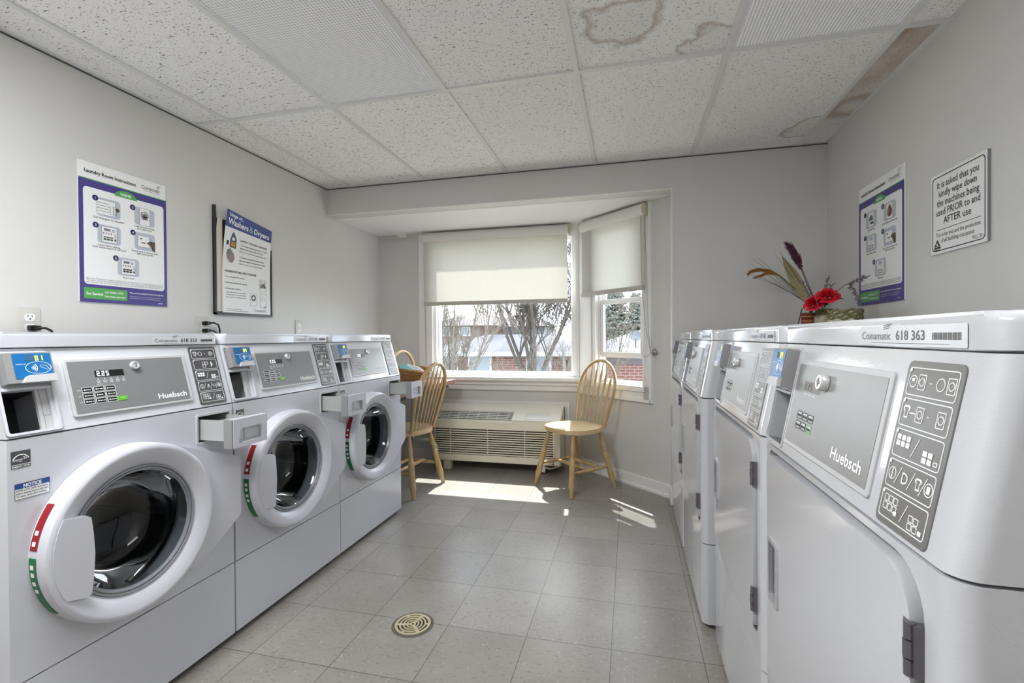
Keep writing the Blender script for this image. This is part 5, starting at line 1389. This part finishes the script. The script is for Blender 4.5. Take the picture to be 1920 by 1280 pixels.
def grow(m, p, d, L, r, depth, rnd, mt, spread=.5, up=.12, kids=(2, 4), minr=.004, sides=5):
    n = 4; pts = [Vector(p)]; d = Vector(d).normalized()
    for i in range(n):
        d = (d+Vector((rnd.uniform(-1, 1), rnd.uniform(-1, 1), rnd.uniform(-.6, 1)))*.13+Vector((0, 0, up*.3))).normalized()
        pts.append(pts[-1]+d*L/n)
    r1 = max(minr, r*.55)
    m.tube(pts, [r+(r1-r)*i/n for i in range(n+1)], mt, sides if r > .02 else 3)
    if depth == 0: return
    for k in range(rnd.randint(*kids)):
        q = rnd.uniform(.35, 1); i = min(n-1, int(q*n)); b = pts[i].lerp(pts[i+1], q*n-i)
        nd = (d+Vector((rnd.uniform(-1, 1), rnd.uniform(-1, 1), rnd.uniform(-.5, .9)))*spread*1.6).normalized()
        grow(m, b, nd, L*rnd.uniform(.5, .78), max(minr, r1*rnd.uniform(.5, .8)), depth-1, rnd, mt, spread, up, kids, minr, sides)
def bare_tree(loc, label, seed, stems, h, r, mt, twig, depth=4, lean=.35, spread=.5, base=0, minr=.004, kids=(2, 4)):
    t = empty('bare_tree', loc); tag(t, label, 'tree', 'bare trees outside the window'); rnd = random.Random(seed)
    m = MB(); tips = []
    for k in range(stems):
        a = 2*PI*k/stems+rnd.uniform(-.3, .3); l = lean*rnd.uniform(.5, 1.1)
        d = Vector((math.cos(a)*l, math.sin(a)*l, 1)).normalized(); p = Vector((math.cos(a)*.08, math.sin(a)*.08, base))
        n = 5; pts = [Vector((0, 0, 0)) if base == 0 else Vector((0, 0, 0)), p]; dd = d.copy()
        for i in range(n): dd = (dd+Vector((rnd.uniform(-1, 1), rnd.uniform(-1, 1), .3))*.10).normalized(); pts.append(pts[-1]+dd*h/n)
        m.tube(pts, [r*1.3, r]+[r*(1-.6*(i+1)/n) for i in range(n)], mt, 8); tips.append((pts, dd))
    m.obj('trunk', t)
    m = MB()
    for pts, dd in tips:
        for i in range(2, len(pts)):
            for k in range(2):
                nd = (dd+Vector((rnd.uniform(-1, 1), rnd.uniform(-1, 1), rnd.uniform(-.2, .5)))*.75).normalized()
                grow(m, pts[i], nd, h*rnd.uniform(.22, .4), r*.5*(1-.1*i), depth-1, rnd, twig, spread, kids=kids, minr=minr)
    m.obj('branches', t)
    return t
bare_tree((-2.05, 10.2, GZ), 'large bare many-stemmed tree in the middle of the wide window', 11, 7, 3.4, .042, M_BARK, M_BARK, 5, .42, .5, 2.3, .0045, (3, 4))
bare_tree((-3.35, 8.6, GZ), 'pale bare shrub tree at the left of the wide window', 21, 6, 2.5, .03, M_TWIG, M_TWIG, 4, .42, .55, 1.6, .0035)
bare_tree((-1.45, 8.3, GZ), 'low bare shrub in front of the bungalow wall', 31, 5, 1.3, .016, M_TWIG, M_TWIG, 4, .7, .7, 1.5, .003, (2, 3))
bare_tree((-.55, 12.6, GZ), 'bare branches at the left of the narrow window', 41, 4, 2.6, .03, M_TWIG, M_TWIG, 4, .3, .5, 1.4, .004)
bare_tree((-5.4, 24, GZ), 'tall bare tree behind the bungalow roof', 51, 4, 5.5, .1, M_BARK, M_TWIG, 4, .4, .5, 2.5, .009)
bare_tree((-14.5, 48, GZ), 'bare tree on the skyline far left', 61, 4, 6.5, .12, M_BARK, M_TWIG, 4, .4, .55, 3, .014)
bare_tree((-4.2, 44, GZ), 'bare tree on the skyline right of the sided house', 71, 4, 7, .12, M_BARK, M_TWIG, 4, .45, .55, 3, .014)
def evergreen(loc, h, r, seed, label):
    t = empty('evergreen_tree', loc); tag(t, label, 'tree', 'evergreens beyond the narrow window'); rnd = random.Random(seed)
    m = MB(); m.tube([(0, 0, 0), (0, 0, h)], [.16, .02], M_BARK, 8); m.obj('trunk', t)
    g1 = mat('conifer_green', '#404740', .9, noise=.3, nscale=3); g2 = mat('conifer_sage', '#596058', .9, noise=.3, nscale=3)
    m = MB()
    N = 260
    for i in range(N):
        q = i/N; z = h*(.12+.88*q); R = r*(1-q)**.75*rnd.uniform(.65, 1.1)+.1; a = i*2.39996
        c, s = math.cos(a), math.sin(a)
        base = Vector((0, 0, z)); tip = Vector((R*c, R*s, z-.12*R+rnd.uniform(-.1, .25)))
        m.tube([base, base.lerp(tip, .6)+Vector((0, 0, .06)), tip], [.03, .02, .006], g1, 4)
        for k in range(7):
            p = base.lerp(tip, .3+.7*k/6); L = .34*(1-.4*k/6)*rnd.uniform(.7, 1.3)
            for sd in (-1, 1):
                e = p+Vector((-s*sd*L+c*L*.5, c*sd*L+s*L*.5, rnd.uniform(-.18, .12)))
                m.tube([p, p.lerp(e, .5)+Vector((0, 0, .03)), e], [.03, .05, .008], g1 if rnd.random() < .6 else g2, 4)
    m.obj('needles', t)
evergreen((-.9, 30, GZ), 6.4, 1.9, 1, 'broad evergreen left of centre in the narrow window')
evergreen((.5, 37, GZ), 6.5, 1.8, 2, 'pointed evergreen at the right of the narrow window')
evergreen((-11.0, 54, GZ), 8, 1.7, 3, 'distant dark evergreen behind the big bare tree')
